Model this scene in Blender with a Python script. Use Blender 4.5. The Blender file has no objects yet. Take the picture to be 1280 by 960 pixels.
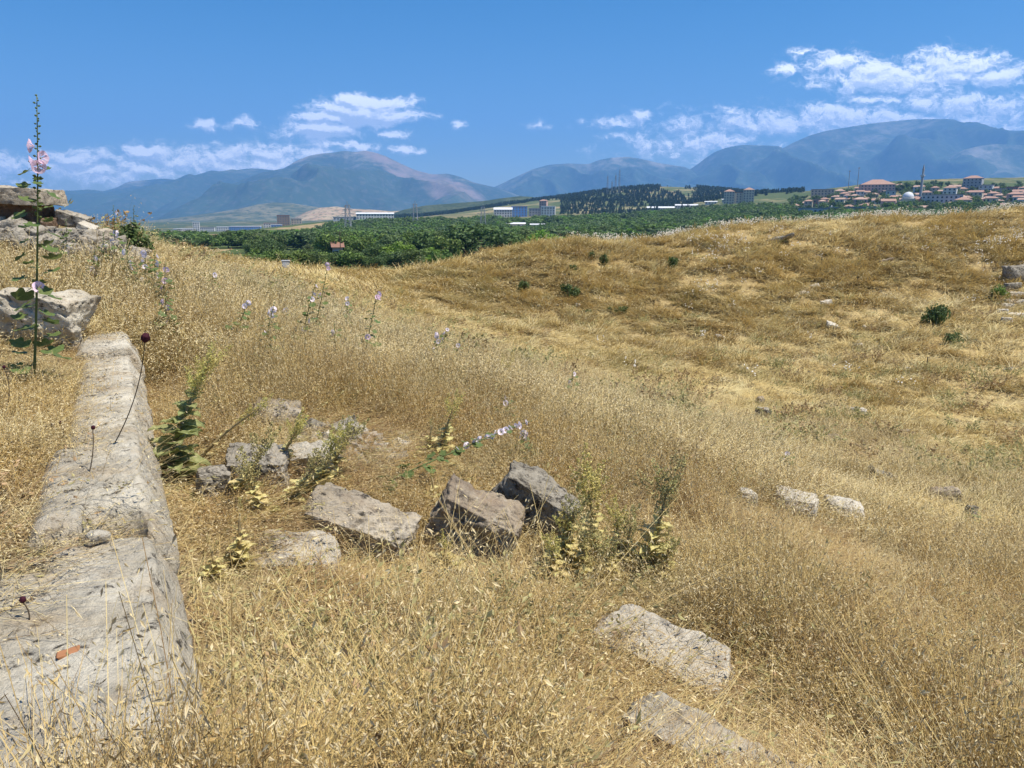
import bpy, bmesh, math, random
import numpy as np
from mathutils import Vector, Matrix, Euler, noise as mnoise

scene = bpy.context.scene
COL = scene.collection
R = math.radians

# ------------------------------------------------------------------ camera
PXF = 931.0                                  # focal length in pixels of the 1280 px wide photograph
PITCH = math.atan(212.0 / PXF)
cam_data = bpy.data.cameras.new("camera")
cam = bpy.data.objects.new("camera", cam_data)
COL.objects.link(cam)
cam_data.sensor_width = 36.0
cam_data.lens = 36.0 * PXF / 1280.0
cam_data.clip_start = 0.05
cam_data.clip_end = 60000.0
cam.location = (0, 0, 0)
cam.rotation_euler = (math.pi / 2 - PITCH, 0, 0)
scene.camera = cam

# ------------------------------------------------------------------ sun, exposure
SUN_EL, SUN_AZ = R(64), R(106)                # azimuth clockwise from +Y (straight ahead)
sun_dir = Vector((math.cos(SUN_EL) * math.sin(SUN_AZ), math.cos(SUN_EL) * math.cos(SUN_AZ), math.sin(SUN_EL)))
sd = bpy.data.lights.new("sun", 'SUN')
sd.energy = 5.0
sd.angle = R(0.53)
sd.color = (1.0, 0.95, 0.87)
sun = bpy.data.objects.new("sun", sd)
COL.objects.link(sun)
sun.rotation_euler = (-sun_dir).to_track_quat('-Z', 'Y').to_euler()
scene.view_settings.view_transform = 'Standard'
scene.view_settings.look = 'None'
scene.view_settings.gamma = 1.0
scene.view_settings.use_curve_mapping = False
scene.view_settings.exposure = 0.64
scene.cycles.use_denoising = True
scene.cycles.max_bounces = 6
scene.cycles.diffuse_bounces = 2
scene.cycles.glossy_bounces = 2
scene.cycles.transmission_bounces = 3
scene.cycles.volume_bounces = 1
scene.cycles.transparent_max_bounces = 8
scene.cycles.caustics_reflective = False
scene.cycles.caustics_refractive = False

# ------------------------------------------------------------------ node helper
class NT:
    def __init__(self, tree):
        self.t = tree
    def __call__(self, typ, ins=None, **attrs):
        n = self.t.nodes.new(typ)
        for k, v in attrs.items():
            setattr(n, k, v)
        for k, v in (ins or {}).items():
            s = n.inputs[k]
            if isinstance(v, bpy.types.NodeSocket):
                self.t.links.new(v, s)
            elif isinstance(v, bpy.types.Node):
                self.t.links.new(v.outputs[0], s)
            else:
                s.default_value = v
        return n
    def math(self, op, a, b=None, c=None, clamp=False):
        ins = {0: a}
        if b is not None: ins[1] = b
        if c is not None: ins[2] = c
        return self('ShaderNodeMath', ins, operation=op, use_clamp=clamp).outputs[0]
    def vmath(self, op, a, b=None):
        ins = {0: a}
        if b is not None: ins[1] = b
        n = self('ShaderNodeVectorMath', ins, operation=op)
        return n.outputs['Value'] if op in ('LENGTH', 'DOT_PRODUCT', 'DISTANCE') else n.outputs[0]
    def mix(self, f, a, b, blend='MIX'):
        n = self.t.nodes.new('ShaderNodeMix')
        n.data_type = 'RGBA'; n.blend_type = blend
        for s, v in ((n.inputs[0], f), (n.inputs[6], a), (n.inputs[7], b)):
            if isinstance(v, bpy.types.NodeSocket): self.t.links.new(v, s)
            elif isinstance(v, (tuple, list)): s.default_value = (*v[:3], 1)
            else: s.default_value = v
        return n.outputs[2]
    def ramp(self, f, lo, hi, smooth=False, a=0.0, b=1.0):
        return self('ShaderNodeMapRange', {0: f, 1: lo, 2: hi, 3: a, 4: b}, clamp=True,
                    interpolation_type='SMOOTHSTEP' if smooth else 'LINEAR').outputs[0]
    def noise(self, vec, scale, detail=4, rough=.55, dist=0.0, col=False):
        n = self('ShaderNodeTexNoise', {'Scale': scale, 'Detail': detail, 'Roughness': rough, 'Distortion': dist})
        if vec is not None: self.t.links.new(vec, n.inputs['Vector'])
        return n.outputs['Color' if col else 'Fac']

def new_mat(name):
    m = bpy.data.materials.new(name)
    m.use_nodes = True
    m.node_tree.nodes.clear()
    n = NT(m.node_tree)
    out = n('ShaderNodeOutputMaterial')
    return m, n, out

# ------------------------------------------------------------------ world: physical sky with clouds far beyond everything
world = bpy.data.worlds.new("World")
scene.world = world
world.use_nodes = True
world.node_tree.nodes.clear()
n = NT(world.node_tree)

# (u, v, half width, half height) of each cloud, turned into directions of the sky
CLOUDS = [(455, 139, 72, 20, 1.2), (438, 124, 30, 11, 1.15), (474, 127, 38, 11, 1.15), (405, 160, 52, 11, 1.1), (185, 192, 30, 11, 1.1), (95, 198, 34, 9, 1.0), (455, 136, 78, 20, 1), (415, 146, 62, 9, 1), (488, 145, 56, 10, 0.9), (400, 163, 73.6, 16.25, 0.68), (493, 168, 27.5, 6.25, 0.5), (425, 180, 69.0, 12.5, 0.54), (345, 193, 103.5, 18.75, 0.61), (240, 200, 138.0, 22.5, 0.58), (180, 192, 46.0, 16.25, 0.65), (95, 201, 63.25, 17.5, 0.65), (0, 205, 80.5, 17.5, 0.58), (256, 154, 21.25, 8.75, 0.56), (302, 155, 25.0, 8.75, 0.56), (573, 153, 11.25, 7.5, 0.62), (504, 187, 22.5, 6.88, 0.59), (527, 187, 10.0, 5.0, 0.5), (268, 178, 10.0, 5.0, 0.37), (675, 155, 16.25, 7.5, 0.53), (725, 152, 7.5, 3.75, 0.31),
          (1120, 98, 130, 24, 0.69), (1190, 84, 95, 24, 0.69), (1050, 80, 50, 18, 0.58), (1007, 66, 23.75, 10.0, 0.45), (984, 87, 27.5, 11.25, 0.4), (1250, 95, 60, 20, 0.58), (1090, 124, 60, 10, 0.52), (1200, 130, 130, 22, 0.52), (1060, 150, 150, 22, 0.68), (950, 155, 161.0, 21.25, 0.46), (1240, 155, 161.0, 31.25, 0.46), (870, 178, 115.0, 25.0, 0.43), (800, 146, 20.0, 10.0, 0.45), (768, 153, 39.1, 10.0, 0.61), (900, 195, 69.0, 20.0, 0.34), (445, 128, 40, 14, 1), (420, 134, 30, 12, 0.9), (470, 132, 40, 12, 1), (130, 215, 220, 22, 0.5), (320, 208, 120, 16, 0.55), (1180, 170, 170, 24, 0.44), (190, 190, 26, 10, 0.9), (1090, 90, 40, 14, 0.72), (1200, 92, 50, 14, 0.72)]
HORIZON_V = 268.0
def sky_xy(u, v):
    x, y = (u - 640) / PXF, -(v - 480) / PXF
    fy = math.cos(PITCH) + math.sin(PITCH) * y
    return x / fy, (-math.sin(PITCH) + math.cos(PITCH) * y) / fy
def sky_group():
    g = bpy.data.node_groups.new("cloud_density", 'ShaderNodeTree')
    g.interface.new_socket("P", in_out='INPUT', socket_type='NodeSocketVector')
    g.interface.new_socket("D", in_out='OUTPUT', socket_type='NodeSocketFloat')
    q = NT(g)
    gi = q('NodeGroupInput'); go = q('NodeGroupOutput')
    p = gi.outputs[0]
    # billowing distortion of the cloud outlines
    w1 = q.noise(p, 26, 5, .6, col=True)
    w = q.vmath('MULTIPLY', q.vmath('SUBTRACT', w1, (.5, .5, .5)), (.045, .026, 0))
    pw = q.vmath('ADD', p, w)
    acc = None
    for (u, v, a, b, s) in CLOUDS:
        cx, cy = sky_xy(u, v)
        d = q.vmath('MULTIPLY', q.vmath('SUBTRACT', pw, (cx, cy, 0)), (PXF / a, PXF / b, 0))
        r = q.vmath('LENGTH', d)
        k = q.math('MULTIPLY_ADD', r, -s, s)
        acc = k if acc is None else q.math('MAXIMUM', acc, k)
    m = q('ShaderNodeMapping', {'Vector': pw, 'Scale': (34, 58, 1)})
    f = q.noise(m.outputs[0], 1.0, 9, .60)
    f2 = q.noise(m.outputs[0], 2.6, 6, .62)
    bil = q.math('ABSOLUTE', q.math('MULTIPLY_ADD', f2, 2.0, -1.0))
    nz = q.math('SUBTRACT', q.math('MULTIPLY_ADD', f, 1.5, -.69), q.math('MULTIPLY', bil, .55))
    dens = q.math('ADD', acc, nz)
    q.t.links.new(dens, go.inputs[0])
    return g
CG = sky_group()
tc = n('ShaderNodeTexCoord')
xyz = n('ShaderNodeSeparateXYZ', {0: tc.outputs['Generated']})
yy = n.math('MAXIMUM', xyz.outputs[1], 0.05)
pv = n('ShaderNodeCombineXYZ', {0: n.math('DIVIDE', xyz.outputs[0], yy), 1: n.math('DIVIDE', xyz.outputs[2], yy)}).outputs[0]
def cdens(vec):
    k = n('ShaderNodeGroup', node_tree=CG)
    n.t.links.new(vec, k.inputs[0])
    return k.outputs[0]
d0 = cdens(pv)
d1 = cdens(n.vmath('ADD', pv, (0.0025, 0.0065, 0)))
cover = n.ramp(d0, -.06, .44, True)
lit = n.ramp(n.math('SUBTRACT', d0, d1), -.22, .34, True)
thick = n.ramp(d0, .1, .8)
sky = n('ShaderNodeTexSky', sky_type='NISHITA')
sky.sun_disc = False
sky.sun_elevation = SUN_EL
sky.sun_rotation = SUN_AZ
sky.altitude = 300
sky.air_density = 1.0
sky.dust_density = .35
sky.ozone_density = 1.6
hsv = n('ShaderNodeHueSaturation', {'Saturation': 1.58, 'Value': 1.0, 'Color': sky.outputs[0]})
cl_lit = n.mix(lit, (9.8, 10.6, 12.4), (20.5, 20, 19.4))  # sunlit tops and grey-blue undersides painted into the cloud colour
cl = n.mix(n.math('MULTIPLY', cover, n.ramp(d0, -.05, .5, True, .40, .97)), hsv.outputs[0], cl_lit)
bg = n('ShaderNodeBackground', {'Color': cl, 'Strength': 0.068})
wo = n('ShaderNodeOutputWorld')
n.t.links.new(bg.outputs[0], wo.inputs[0])
world.cycles.sampling_method = 'MANUAL'
world.cycles.sample_map_resolution = 512

# ------------------------------------------------------------------ numeric helpers
def ray(u, v):
    x, y = (u - 640) / PXF, -(v - 480) / PXF
    c, s = math.cos(PITCH), math.sin(PITCH)
    return np.array((x, c + s * y, -s + c * y))
def P(u, v, t):
    return ray(u, v) * t

def _h(ix, iy, seed):
    k = (ix.astype(np.int64) * 374761393 + iy.astype(np.int64) * 668265263 + seed * 974634777) & 0xFFFFFFFF
    k = ((k ^ (k >> 13)) * 1274126177) & 0xFFFFFFFF
    return ((k ^ (k >> 16)) & 0xFFFFFF) / float(0xFFFFFF)
def vnoise(x, y, seed=0):
    x = np.asarray(x, float); y = np.asarray(y, float)
    ix, iy = np.floor(x), np.floor(y)
    fx, fy = x - ix, y - iy
    fx = fx * fx * (3 - 2 * fx); fy = fy * fy * (3 - 2 * fy)
    a, b = _h(ix, iy, seed), _h(ix + 1, iy, seed)
    c, d = _h(ix, iy + 1, seed), _h(ix + 1, iy + 1, seed)
    return (a * (1 - fx) + b * fx) * (1 - fy) + (c * (1 - fx) + d * fx) * fy
def fbm(x, y, seed=0, octv=4, gain=.5):
    x = np.asarray(x, float); y = np.asarray(y, float)
    s = 0; a = 1; tot = 0
    for i in range(octv):
        s = s + a * vnoise(x, y, seed + i * 17); tot += a
        a *= gain; x = x * 2.03 + 3.1; y = y * 2.03 + 1.7
    return s / tot
def sstep(a, b, x):
    t = np.clip((x - a) / (b - a), 0, 1)
    return t * t * (3 - 2 * t)

# ------------------------------------------------------------------ the lie of the land
CTRL = [  # (u, v, depth): hillside, hollow, opposite bank, valley, town hill
 # near slope
 (240,960,1.95),(450,960,2.32),(650,960,2.42),(900,958,2.72),(1280,960,3.2),(1060,960,2.9),
 (250,770,3.1),(450,700,4.1),(660,680,4.55),(830,840,3.35),(1050,800,4.3),(1280,800,5.2),(430,570,5.2),(300,490,6.2),(560,830,3.2),
 (700,570,7.0),(950,668,6.3),(1280,670,9.5),(1120,740,6.1),(850,620,7.0),(350,770,3.2),(240,650,3.9),
 (1100,595,13),(900,545,14),(700,495,13.5),(560,465,12),(420,435,11),(300,405,10),(220,375,10),(1280,600,15),
 # terrace on the left, above the wall
 (0,960,1.75),(20,850,2.0),(0,700,2.7),(0,560,3.95),(60,620,3.35),(0,425,6.8),(110,440,6.4),(60,350,9.5),(0,306,10.4),(30,297,11.2),(75,299,11.1),(118,305,11.0),(155,321,11.0),(60,325,10.2),(120,340,10.2),(150,318,14),(90,303,13.5),(-100,290,11),(-100,430,6.6),(-150,700,2.6),
 # crest on the left, saddle, opposite crest
 (230,335,20),(195,316,34),(215,318,38),(300,332,36),(400,343,42),(520,340,46),(640,320,50),(740,304,53),(900,287,56),(1100,273,58),(1280,266,58),(1400,262,58),
 (150,325,24),(60,325,30),
 # opposite bank foot and hollow floor
 (700,402,38),(900,425,36.5),(1100,445,33.5),(1280,455,32),(560,392,36),(450,372,33),(1400,460,31),
 (1000,505,25),(1280,560,19.5),(800,472,27),(600,432,25),(480,402,23),(350,370,20),(1150,530,22),(700,448,27),
 (800,345,47),(1000,345,48),(1200,345,47),(1280,350,46),(640,355,44),
 # behind the crest
 (400,350,62),(1100,300,75),(1280,295,75),(800,322,70),(520,348,60),(200,335,58),
 (-60,345,120),(200,340,115),(430,341,115),(640,338,115),(900,338,120),(1100,335,120),(1280,330,120),(1400,330,120),
 # valley
 (100,318,250),(300,317,250),(500,316,250),(700,314,250),(950,308,260),(1280,300,260),
 (0,300,520),(300,298,520),(600,293,520),(900,283,520),(1150,275,480),(1280,272,480),
 (0,291,1000),(300,289,1000),(430,275,900),(480,274,950),(560,272,1000),(640,270,950),(690,270,950),(760,268,1000),(860,263,950),(920,247,1000),(980,250,950),
 (1030,262,640),(1100,262,620),(1200,262,600),(1280,258,580),(1400,255,580),
 (1060,246,800),(1150,243,780),(1250,238,800),(1030,240,960),(1100,229,1000),(1200,224,1000),(1290,222,1000),(1400,222,1000),
 (300,284,1600),(450,276,1600),(560,266,1700),(620,258,1800),(680,250,1700),(700,248,1500),(760,238,1500),(830,236,1500),(900,238,1500),(960,244,1500),(1100,240,1400),(1250,238,1400),(760,256,1250),(850,254,1250),
 (0,284,1600),(760,262,2600),(950,262,2600),(1200,262,2600),(560,268,2600),(450,273,2600),(200,279,2600),(0,279,2600),
 (0,272.5,9000),(400,272.5,9000),(800,272.5,9000),(1280,272.5,9000),
]
SA, SL = 2.2, 1.0
_pts = np.array([P(*c) for c in CTRL])
_th = np.arctan2(_pts[:, 0], _pts[:, 1]); _r = np.hypot(_pts[:, 0], _pts[:, 1])
_e = _pts[:, 2] / _r
_A = np.stack([_th * SA, np.log(_r) * SL], 1)
def _k(d2):
    return np.where(d2 > 1e-12, d2 * np.log(np.maximum(d2, 1e-12)) * .5, 0)
def _tps():
    N = len(_A)
    d2 = ((_A[:, None] - _A[None]) ** 2).sum(-1)
    K = _k(d2) + np.eye(N) * 0.004
    Pm = np.concatenate([np.ones((N, 1)), _A], 1)
    M = np.zeros((N + 3, N + 3)); M[:N, :N] = K; M[:N, N:] = Pm; M[N:, :N] = Pm.T
    return np.linalg.solve(M, np.concatenate([_e, np.zeros(3)]))
_W = _tps()
# the wall of big blocks: right edge line of its top
WALL_Z = -1.13
def _onz(u, v, z):
    d = ray(u, v); return d * (z / d[2])
WA = _onz(205, 885, WALL_Z)[:2]; WB = _onz(160, 428, WALL_Z)[:2]
WLEN = float(np.hypot(*(WB - WA)))
WD = (WB - WA) / WLEN; WN = np.array((WD[1], -WD[0]))
def wall_sq(x, y):
    dx, dy = x - WA[0], y - WA[1]
    return dx * WD[0] + dy * WD[1], dx * WN[0] + dy * WN[1]

def s_at(u, v):
    q = _onz(u, v, WALL_Z); return float(wall_sq(q[0], q[1])[0])
S1 = s_at(162, 655)
def ground(x, y, micro=True):
    x = np.atleast_1d(np.asarray(x, float)); y = np.atleast_1d(np.asarray(y, float))
    th0 = np.arctan2(x, y); th = np.clip(th0, -.74, .74)
    r = np.maximum(np.hypot(x, y), .4)
    lr = np.log(np.clip(r, 1.6, 11000))
    q = np.stack([th * SA, lr * SL], 1)
    out = np.empty(len(x))
    for i in range(0, len(x), 60000):
        s = slice(i, i + 60000)
        d2 = ((q[s, None] - _A[None]) ** 2).sum(-1)
        out[s] = _k(d2) @ _W[:-3] + _W[-3] + q[s] @ _W[-2:]
    z = out * np.where(r < 1.6, 1.6, r)
    # far away from the picture the land levels out
    side = sstep(.95, 1.7, np.abs(th0))
    z = z * (1 - side) + (-1.6 - 8 * sstep(60, 160, r) - 30 * sstep(300, 9000, r)) * side
    # step of the terrace at the wall
    s_, q_ = wall_sq(x, y)
    inw = sstep(-.35, .05, s_) * (1 - sstep(WLEN - .4, WLEN + .8, s_))
    zl = np.minimum(np.maximum(z, WALL_Z - .07), WALL_Z - .015 + .05 * fbm(x * 3, y * 3, 5))
    inl = inw * (1 - sstep(-.55, -.40, q_)) * sstep(-2.6, -1.8, q_)
    z = z * (1 - inl) + zl * inl
    zr = np.minimum(z, WALL_Z - .46)
    inr = inw * sstep(-.36, -.18, q_) * (1 - sstep(.3, 1.2, q_))
    z = z * (1 - inr) + zr * inr
    if micro:
        near = 1 - sstep(14, 30, r)
        z = z + (fbm(x * 2.2, y * 2.2, 3) - .5) * .10 * near
        bank = sstep(16, 34, r) * (1 - sstep(75, 100, r))
        z = z + bank * ((fbm(x * .55, y * .8, 9, 4, .6) - .5) * .40 + (vnoise(x * 1.3, y * 1.3, 12) - .5) * .16 + (fbm(x * .13, y * .13, 4, 3) - .5) * .7)
        far = sstep(140, 400, r)
        z = z + far * (fbm(x * .006, y * .006, 21) - .5) * np.minimum(r * .006, 9)
    return z
def gz(x, y):
    return float(ground(x, y)[0])
_TT = np.geomspace(1.3, 3000, 900)
def hit(u, v, tmin=1.3):
    """first point of the land along the ray through a pixel"""
    d = ray(u, v)
    p = _TT[:, None] * d[None]
    g = ground(p[:, 0], p[:, 1])
    below = (p[:, 2] < g) & (_TT > tmin)
    i = int(np.argmax(below)) if below.any() else len(_TT) - 1
    if i > 0:
        a, b = p[i - 1, 2] - g[i - 1], p[i, 2] - g[i]
        f = a / (a - b) if a != b else 0
        f = min(max(f, 0), 1)
        t = _TT[i - 1] * (1 - f) + _TT[i] * f
    else:
        t = _TT[0]
    q = d * t
    return np.array((q[0], q[1], gz(q[0], q[1]))), t

# ------------------------------------------------------------------ mesh helpers
def link(o, parent=None):
    COL.objects.link(o)
    if parent is not None: o.parent = parent
    return o
def tag(o, label=None, cat=None, group=None, kind=None):
    if label: o['label'] = label
    if cat: o['category'] = cat
    if group: o['group'] = group
    if kind: o['kind'] = kind
    return o
def empty(name, loc, rz=0.0):
    o = bpy.data.objects.new(name, None)
    o.empty_display_size = .1
    COL.objects.link(o)
    o.location = loc; o.rotation_euler = (0, 0, rz)
    return o
def copy_tree(o, parent=None):
    c = o.copy(); COL.objects.link(c)
    if parent is not None: c.parent = parent
    for ch in list(o.children): copy_tree(ch, c)
    return c

class MB:
    def __init__(self):
        self.v = []; self.f = []; self.m = []; self.h = []
    def add(self, verts, faces, mi=0, h=None):
        b = len(self.v)
        self.v.extend([tuple(map(float, p)) for p in verts])
        self.f.extend([tuple(i + b for i in f) for f in faces])
        self.m.extend([mi] * len(faces))
        self.h.extend(h if h is not None else [0.5] * len(verts))
    def box(self, c, s, rz=0.0, mi=0):
        x, y, z = s[0] / 2, s[1] / 2, s[2] / 2
        ca, sa = math.cos(rz), math.sin(rz)
        vs = []
        for dz in (-z, z):
            for dx, dy in ((-x, -y), (x, -y), (x, y), (-x, y)):
                vs.append((c[0] + dx * ca - dy * sa, c[1] + dx * sa + dy * ca, c[2] + dz))
        self.add(vs, [(3, 2, 1, 0), (4, 5, 6, 7), (0, 1, 5, 4), (1, 2, 6, 5), (2, 3, 7, 6), (3, 0, 4, 7)], mi)
    def tube(self, pts, rad, n=6, mi=0, cap=True):
        pts = [Vector(p) for p in pts]; vs = []; fs = []
        for i, p in enumerate(pts):
            a = pts[max(i - 1, 0)]; b = pts[min(i + 1, len(pts) - 1)]
            d = (b - a).normalized() if (b - a).length > 1e-9 else Vector((0, 0, 1))
            e1 = d.orthogonal().normalized() if abs(d.z) < .9 else Vector((1, 0, 0)) - d * d.x
            e1.normalize(); e2 = d.cross(e1)
            r = rad[i] if isinstance(rad, (list, tuple)) else rad
            for k in range(n):
                t = 2 * math.pi * k / n
                vs.append(p + (e1 * math.cos(t) + e2 * math.sin(t)) * r)
        for i in range(len(pts) - 1):
            for k in range(n):
                k2 = (k + 1) % n
                fs.append((i * n + k, i * n + k2, (i + 1) * n + k2, (i + 1) * n + k))
        if cap:
            fs.append(tuple(range(n))[::-1]); fs.append(tuple((len(pts) - 1) * n + k for k in range(n)))
        self.add(vs, fs, mi)
    def build(self, name, mats, parent=None, loc=None, smooth=False, linked=True):
        me = bpy.data.meshes.new(name)
        me.from_pydata(self.v, [], self.f)
        mats = mats if isinstance(mats, (list, tuple)) else [mats]
        for m in mats: me.materials.append(m)
        if len(mats) > 1: me.polygons.foreach_set('material_index', self.m)
        a = me.attributes.new('h', 'FLOAT', 'POINT'); a.data.foreach_set('value', self.h)
        if smooth: me.polygons.foreach_set('use_smooth', [True] * len(self.f))
        me.update()
        o = bpy.data.objects.new(name, me)
        if linked: COL.objects.link(o)
        if parent is not None: o.parent = parent
        if loc is not None: o.location = loc
        return o

def grid_mesh(name, V, nr, nc, mat, wrap=False):
    """V: (nr*nc,3) array"""
    me = bpy.data.meshes.new(name)
    i = np.arange(nr - 1)[:, None] * nc; 
    jn = nc if wrap else nc - 1
    j = np.arange(jn)[None]
    j2 = (j + 1) % nc
    F = np.stack([i + j, i + j2, i + nc + j2, i + nc + j], -1).reshape(-1, 4)
    me.vertices.add(len(V)); me.vertices.foreach_set('co', V.astype(np.float32).ravel())
    me.loops.add(F.size); me.loops.foreach_set('vertex_index', F.astype(np.int32).ravel())
    me.polygons.add(len(F))
    me.polygons.foreach_set('loop_start', (np.arange(len(F)) * 4).astype(np.int32))
    me.polygons.foreach_set('loop_total', np.full(len(F), 4, np.int32))
    me.polygons.foreach_set('use_smooth', np.ones(len(F), bool))
    me.update(calc_edges=True); me.validate()
    me.materials.append(mat)
    o = bpy.data.objects.new(name, me)
    COL.objects.link(o)
    return o

# ------------------------------------------------------------------ materials
def bsdf_out(n, out, col, rough=.9, bump=None, spec=.2):
    b = n('ShaderNodeBsdfPrincipled', {'Roughness': rough, 'Specular IOR Level': spec})
    if isinstance(col, bpy.types.NodeSocket): n.t.links.new(col, b.inputs['Base Color'])
    else: b.inputs['Base Color'].default_value = (*col[:3], 1)
    if bump is not None: n.t.links.new(bump, b.inputs['Normal'])
    n.t.links.new(b.outputs[0], out.inputs[0])
    return b
def plain(name, col, rough=.8, var=.15, scale=3.0, bump=0.0):
    m, n, out = new_mat(name)
    tcx = n('ShaderNodeTexCoord').outputs['Object']
    f = n.noise(tcx, scale, 5, .6)
    c = n.mix(f, tuple(x * (1 - var) for x in col), tuple(min(1, x * (1 + var)) for x in col))
    bn = None
    if bump: bn = n('ShaderNodeBump', {'Strength': bump, 'Height': f}).outputs[0]
    bsdf_out(n, out, c, rough, bn)
    return m

def straw_mat(name, cols, green=.0, transl=.10, gscale=.35, dark=.7, brown=.7):
    """dry grass: the colour changes from plant to plant and in drifts over the hillside"""
    m, n, out = new_mat(name)
    geo = n('ShaderNodeNewGeometry')
    pos = geo.outputs['Position']
    at = n('ShaderNodeAttribute', attribute_name='h')
    drift = n.noise(pos, gscale, 4, .6)
    dr2 = n.noise(pos, gscale * 4.5, 3, .6)
    rnd = geo.outputs['Random Per Island']
    c = n.mix(n.ramp(drift, .40, .60), cols[0], cols[1])
    c = n.mix(n.ramp(dr2, .46, .66), c, cols[2])
    br = n.noise(n.vmath('ADD', pos, (31, 17, 5)), gscale * 2.4, 4, .65)
    c = n.mix(n.math('MULTIPLY', n.ramp(br, .50, .66), brown), c, tuple(x * .92 for x in cols[3]))
    c = n.mix(n.math('MULTIPLY', n.ramp(rnd, .55, 1.0), .8), c, cols[3])
    if green > 0:
        gnz = n.noise(n.vmath('ADD', pos, (13, 7, 0)), gscale * 1.3, 3)
        c = n.mix(n.math('MULTIPLY', n.ramp(gnz, .58, .75), green), c, (.25, .235, .085))
    hh = at.outputs['Fac']
    c = n.mix(n.math('MULTIPLY', n.ramp(n.math('FRACT', n.math('MULTIPLY', rnd, 7.31)), .70, .80), dark), c, (.15, .08, .032))
    c = n.mix(n.math('MULTIPLY', n.ramp(hh, .85, 1.0), .8), c, (.74, .63, .40))
    d = n('ShaderNodeBsdfDiffuse', {'Color': c})
    t = n('ShaderNodeBsdfTranslucent', {'Color': c})
    mx = n('ShaderNodeMixShader', {0: transl, 1: d.outputs[0], 2: t.outputs[0]})
    n.t.links.new(mx.outputs[0], out.inputs[0])
    return m
def leaf_mat(name, c1, c2, transl=.35, scale=2.0, gloss=.25):
    m, n, out = new_mat(name)
    oi = n('ShaderNodeObjectInfo')
    geo = n('ShaderNodeNewGeometry')
    rnd = geo.outputs['Random Per Island']
    f = n.noise(n('ShaderNodeTexCoord').outputs['Object'], scale, 3)
    c = n.mix(n.ramp(f, .35, .65), c1, c2)
    c = n('ShaderNodeHueSaturation', {'Color': c, 'Value': n.ramp(rnd, 0, 1, False, .65, 1.35), 'Hue': n.ramp(oi.outputs['Random'], 0, 1, False, .485, .515)}).outputs[0]
    b = n('ShaderNodeBsdfPrincipled', {'Base Color': c, 'Roughness': .55, 'Specular IOR Level': gloss})
    t = n('ShaderNodeBsdfTranslucent', {'Color': n('ShaderNodeHueSaturation', {'Color': c, 'Value': 1.3}).outputs[0]})
    mx = n('ShaderNodeMixShader', {0: transl, 1: b.outputs[0], 2: t.outputs[0]})
    n.t.links.new(mx.outputs[0], out.inputs[0])
    return m
def stone_mat(name, base, light, dark, lichen=.35, lscale=9.0, tint=(.42, .30, .18), ts=0.0, dk=.7, pk=.3):
    m, n, out = new_mat(name)
    tcx = n('ShaderNodeTexCoord').outputs['Object']
    big = n.noise(tcx, 3.2, 6, .62)
    mid = n.noise(tcx, 14, 8, .68)
    fine = n.noise(tcx, 70, 5, .7)
    c = n.mix(n.ramp(big, .36, .62), base, light)
    c = n.mix(n.math('MULTIPLY', n.ramp(mid, .5, .64), dk), c, dark)
    pt = n.noise(n.vmath('ADD', tcx, (7, 4, 6)), 2.1, 5, .7)
    c = n.mix(n.math('MULTIPLY', n.ramp(pt, .50, .60), pk), c, tuple(x * .9 for x in dark))
    ln = n.noise(n.vmath('ADD', tcx, (5, 2, 8)), lscale, 9, .74)
    c = n.mix(n.ramp(ln, .62 - .2 * lichen, .70 - .2 * lichen), c, (.060, .050, .036))
    ln2 = n.noise(n.vmath('ADD', tcx, (1, 9, 3)), lscale * 2.2, 6, .7)
    c = n.mix(n.math('MULTIPLY', n.ramp(ln2, .60, .68), .7), c, (.68, .62, .50))
    if ts > 0:
        tn = n.noise(n.vmath('ADD', tcx, (3, 3, 1)), 4.0, 4, .6)
        c = n.mix(n.math('MULTIPLY', n.ramp(tn, .52, .7), ts), c, tint)
    c = n.mix(n.math('MULTIPLY', n.ramp(fine, .35, .75), .35), n.mix(.25, c, (.1, .09, .08)), c)
    hgt = n.math('ADD', n.math('MULTIPLY', mid, 1.0), n.math('MULTIPLY', fine, .35))
    bn = n('ShaderNodeBump', {'Strength': 1.0, 'Distance': .045, 'Height': hgt}).outputs[0]
    bsdf_out(n, out, c, .95, bn, .1)
    return m

M = {}
G4 = [(.50, .36, .17), (.42, .265, .105), (.55, .44, .25), (.33, .195, .085)]
M['oat'] = straw_mat('dry_oat_straw', [(.58, .435, .175), (.50, .34, .115), (.66, .54, .27), (.37, .235, .085)], .25)
M['brome'] = straw_mat('dry_brome', [(.55, .40, .155), (.48, .32, .11), (.62, .50, .235), (.37, .23, .085)], .5)
M['thatch'] = straw_mat('dry_thatch', [(.42, .30, .15), (.36, .23, .11), (.48, .38, .22), (.26, .16, .08)], .1)
M['pale'] = straw_mat('pale_slope_grass', [(.63, .51, .25), (.56, .41, .17), (.70, .60, .35), (.45, .31, .12)], .75, gscale=.12)
M['bank'] = straw_mat('tawny_bank_grass', [(.70, .55, .24), (.62, .465, .19), (.77, .67, .36), (.56, .42, .19)], .8, gscale=.16, brown=.2, dark=.4)
M['long'] = straw_mat('long_pale_straw', [(.60, .46, .20), (.54, .37, .14), (.66, .54, .29), (.46, .31, .12)], 0, dark=0.0)
M['white_flower'] = plain('white_petals', (.80, .74, .62), .8, .1)
M['stemgreen'] = plain('green_stem', (.12, .15, .05), .7, .25, 6)
M['stemdry'] = plain('dry_stem', (.36, .27, .13), .8, .25, 8)
M['holly_leaf'] = leaf_mat('hollyhock_leaf', (.085, .13, .035), (.15, .19, .06), .3, 8)
M['mull_leaf'] = leaf_mat('mullein_leaf', (.20, .225, .08), (.40, .41, .18), .4, 10, .1)
M['mull_dry'] = leaf_mat('withered_leaf', (.50, .43, .17), (.66, .57, .27), .3, 10, .1)
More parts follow.
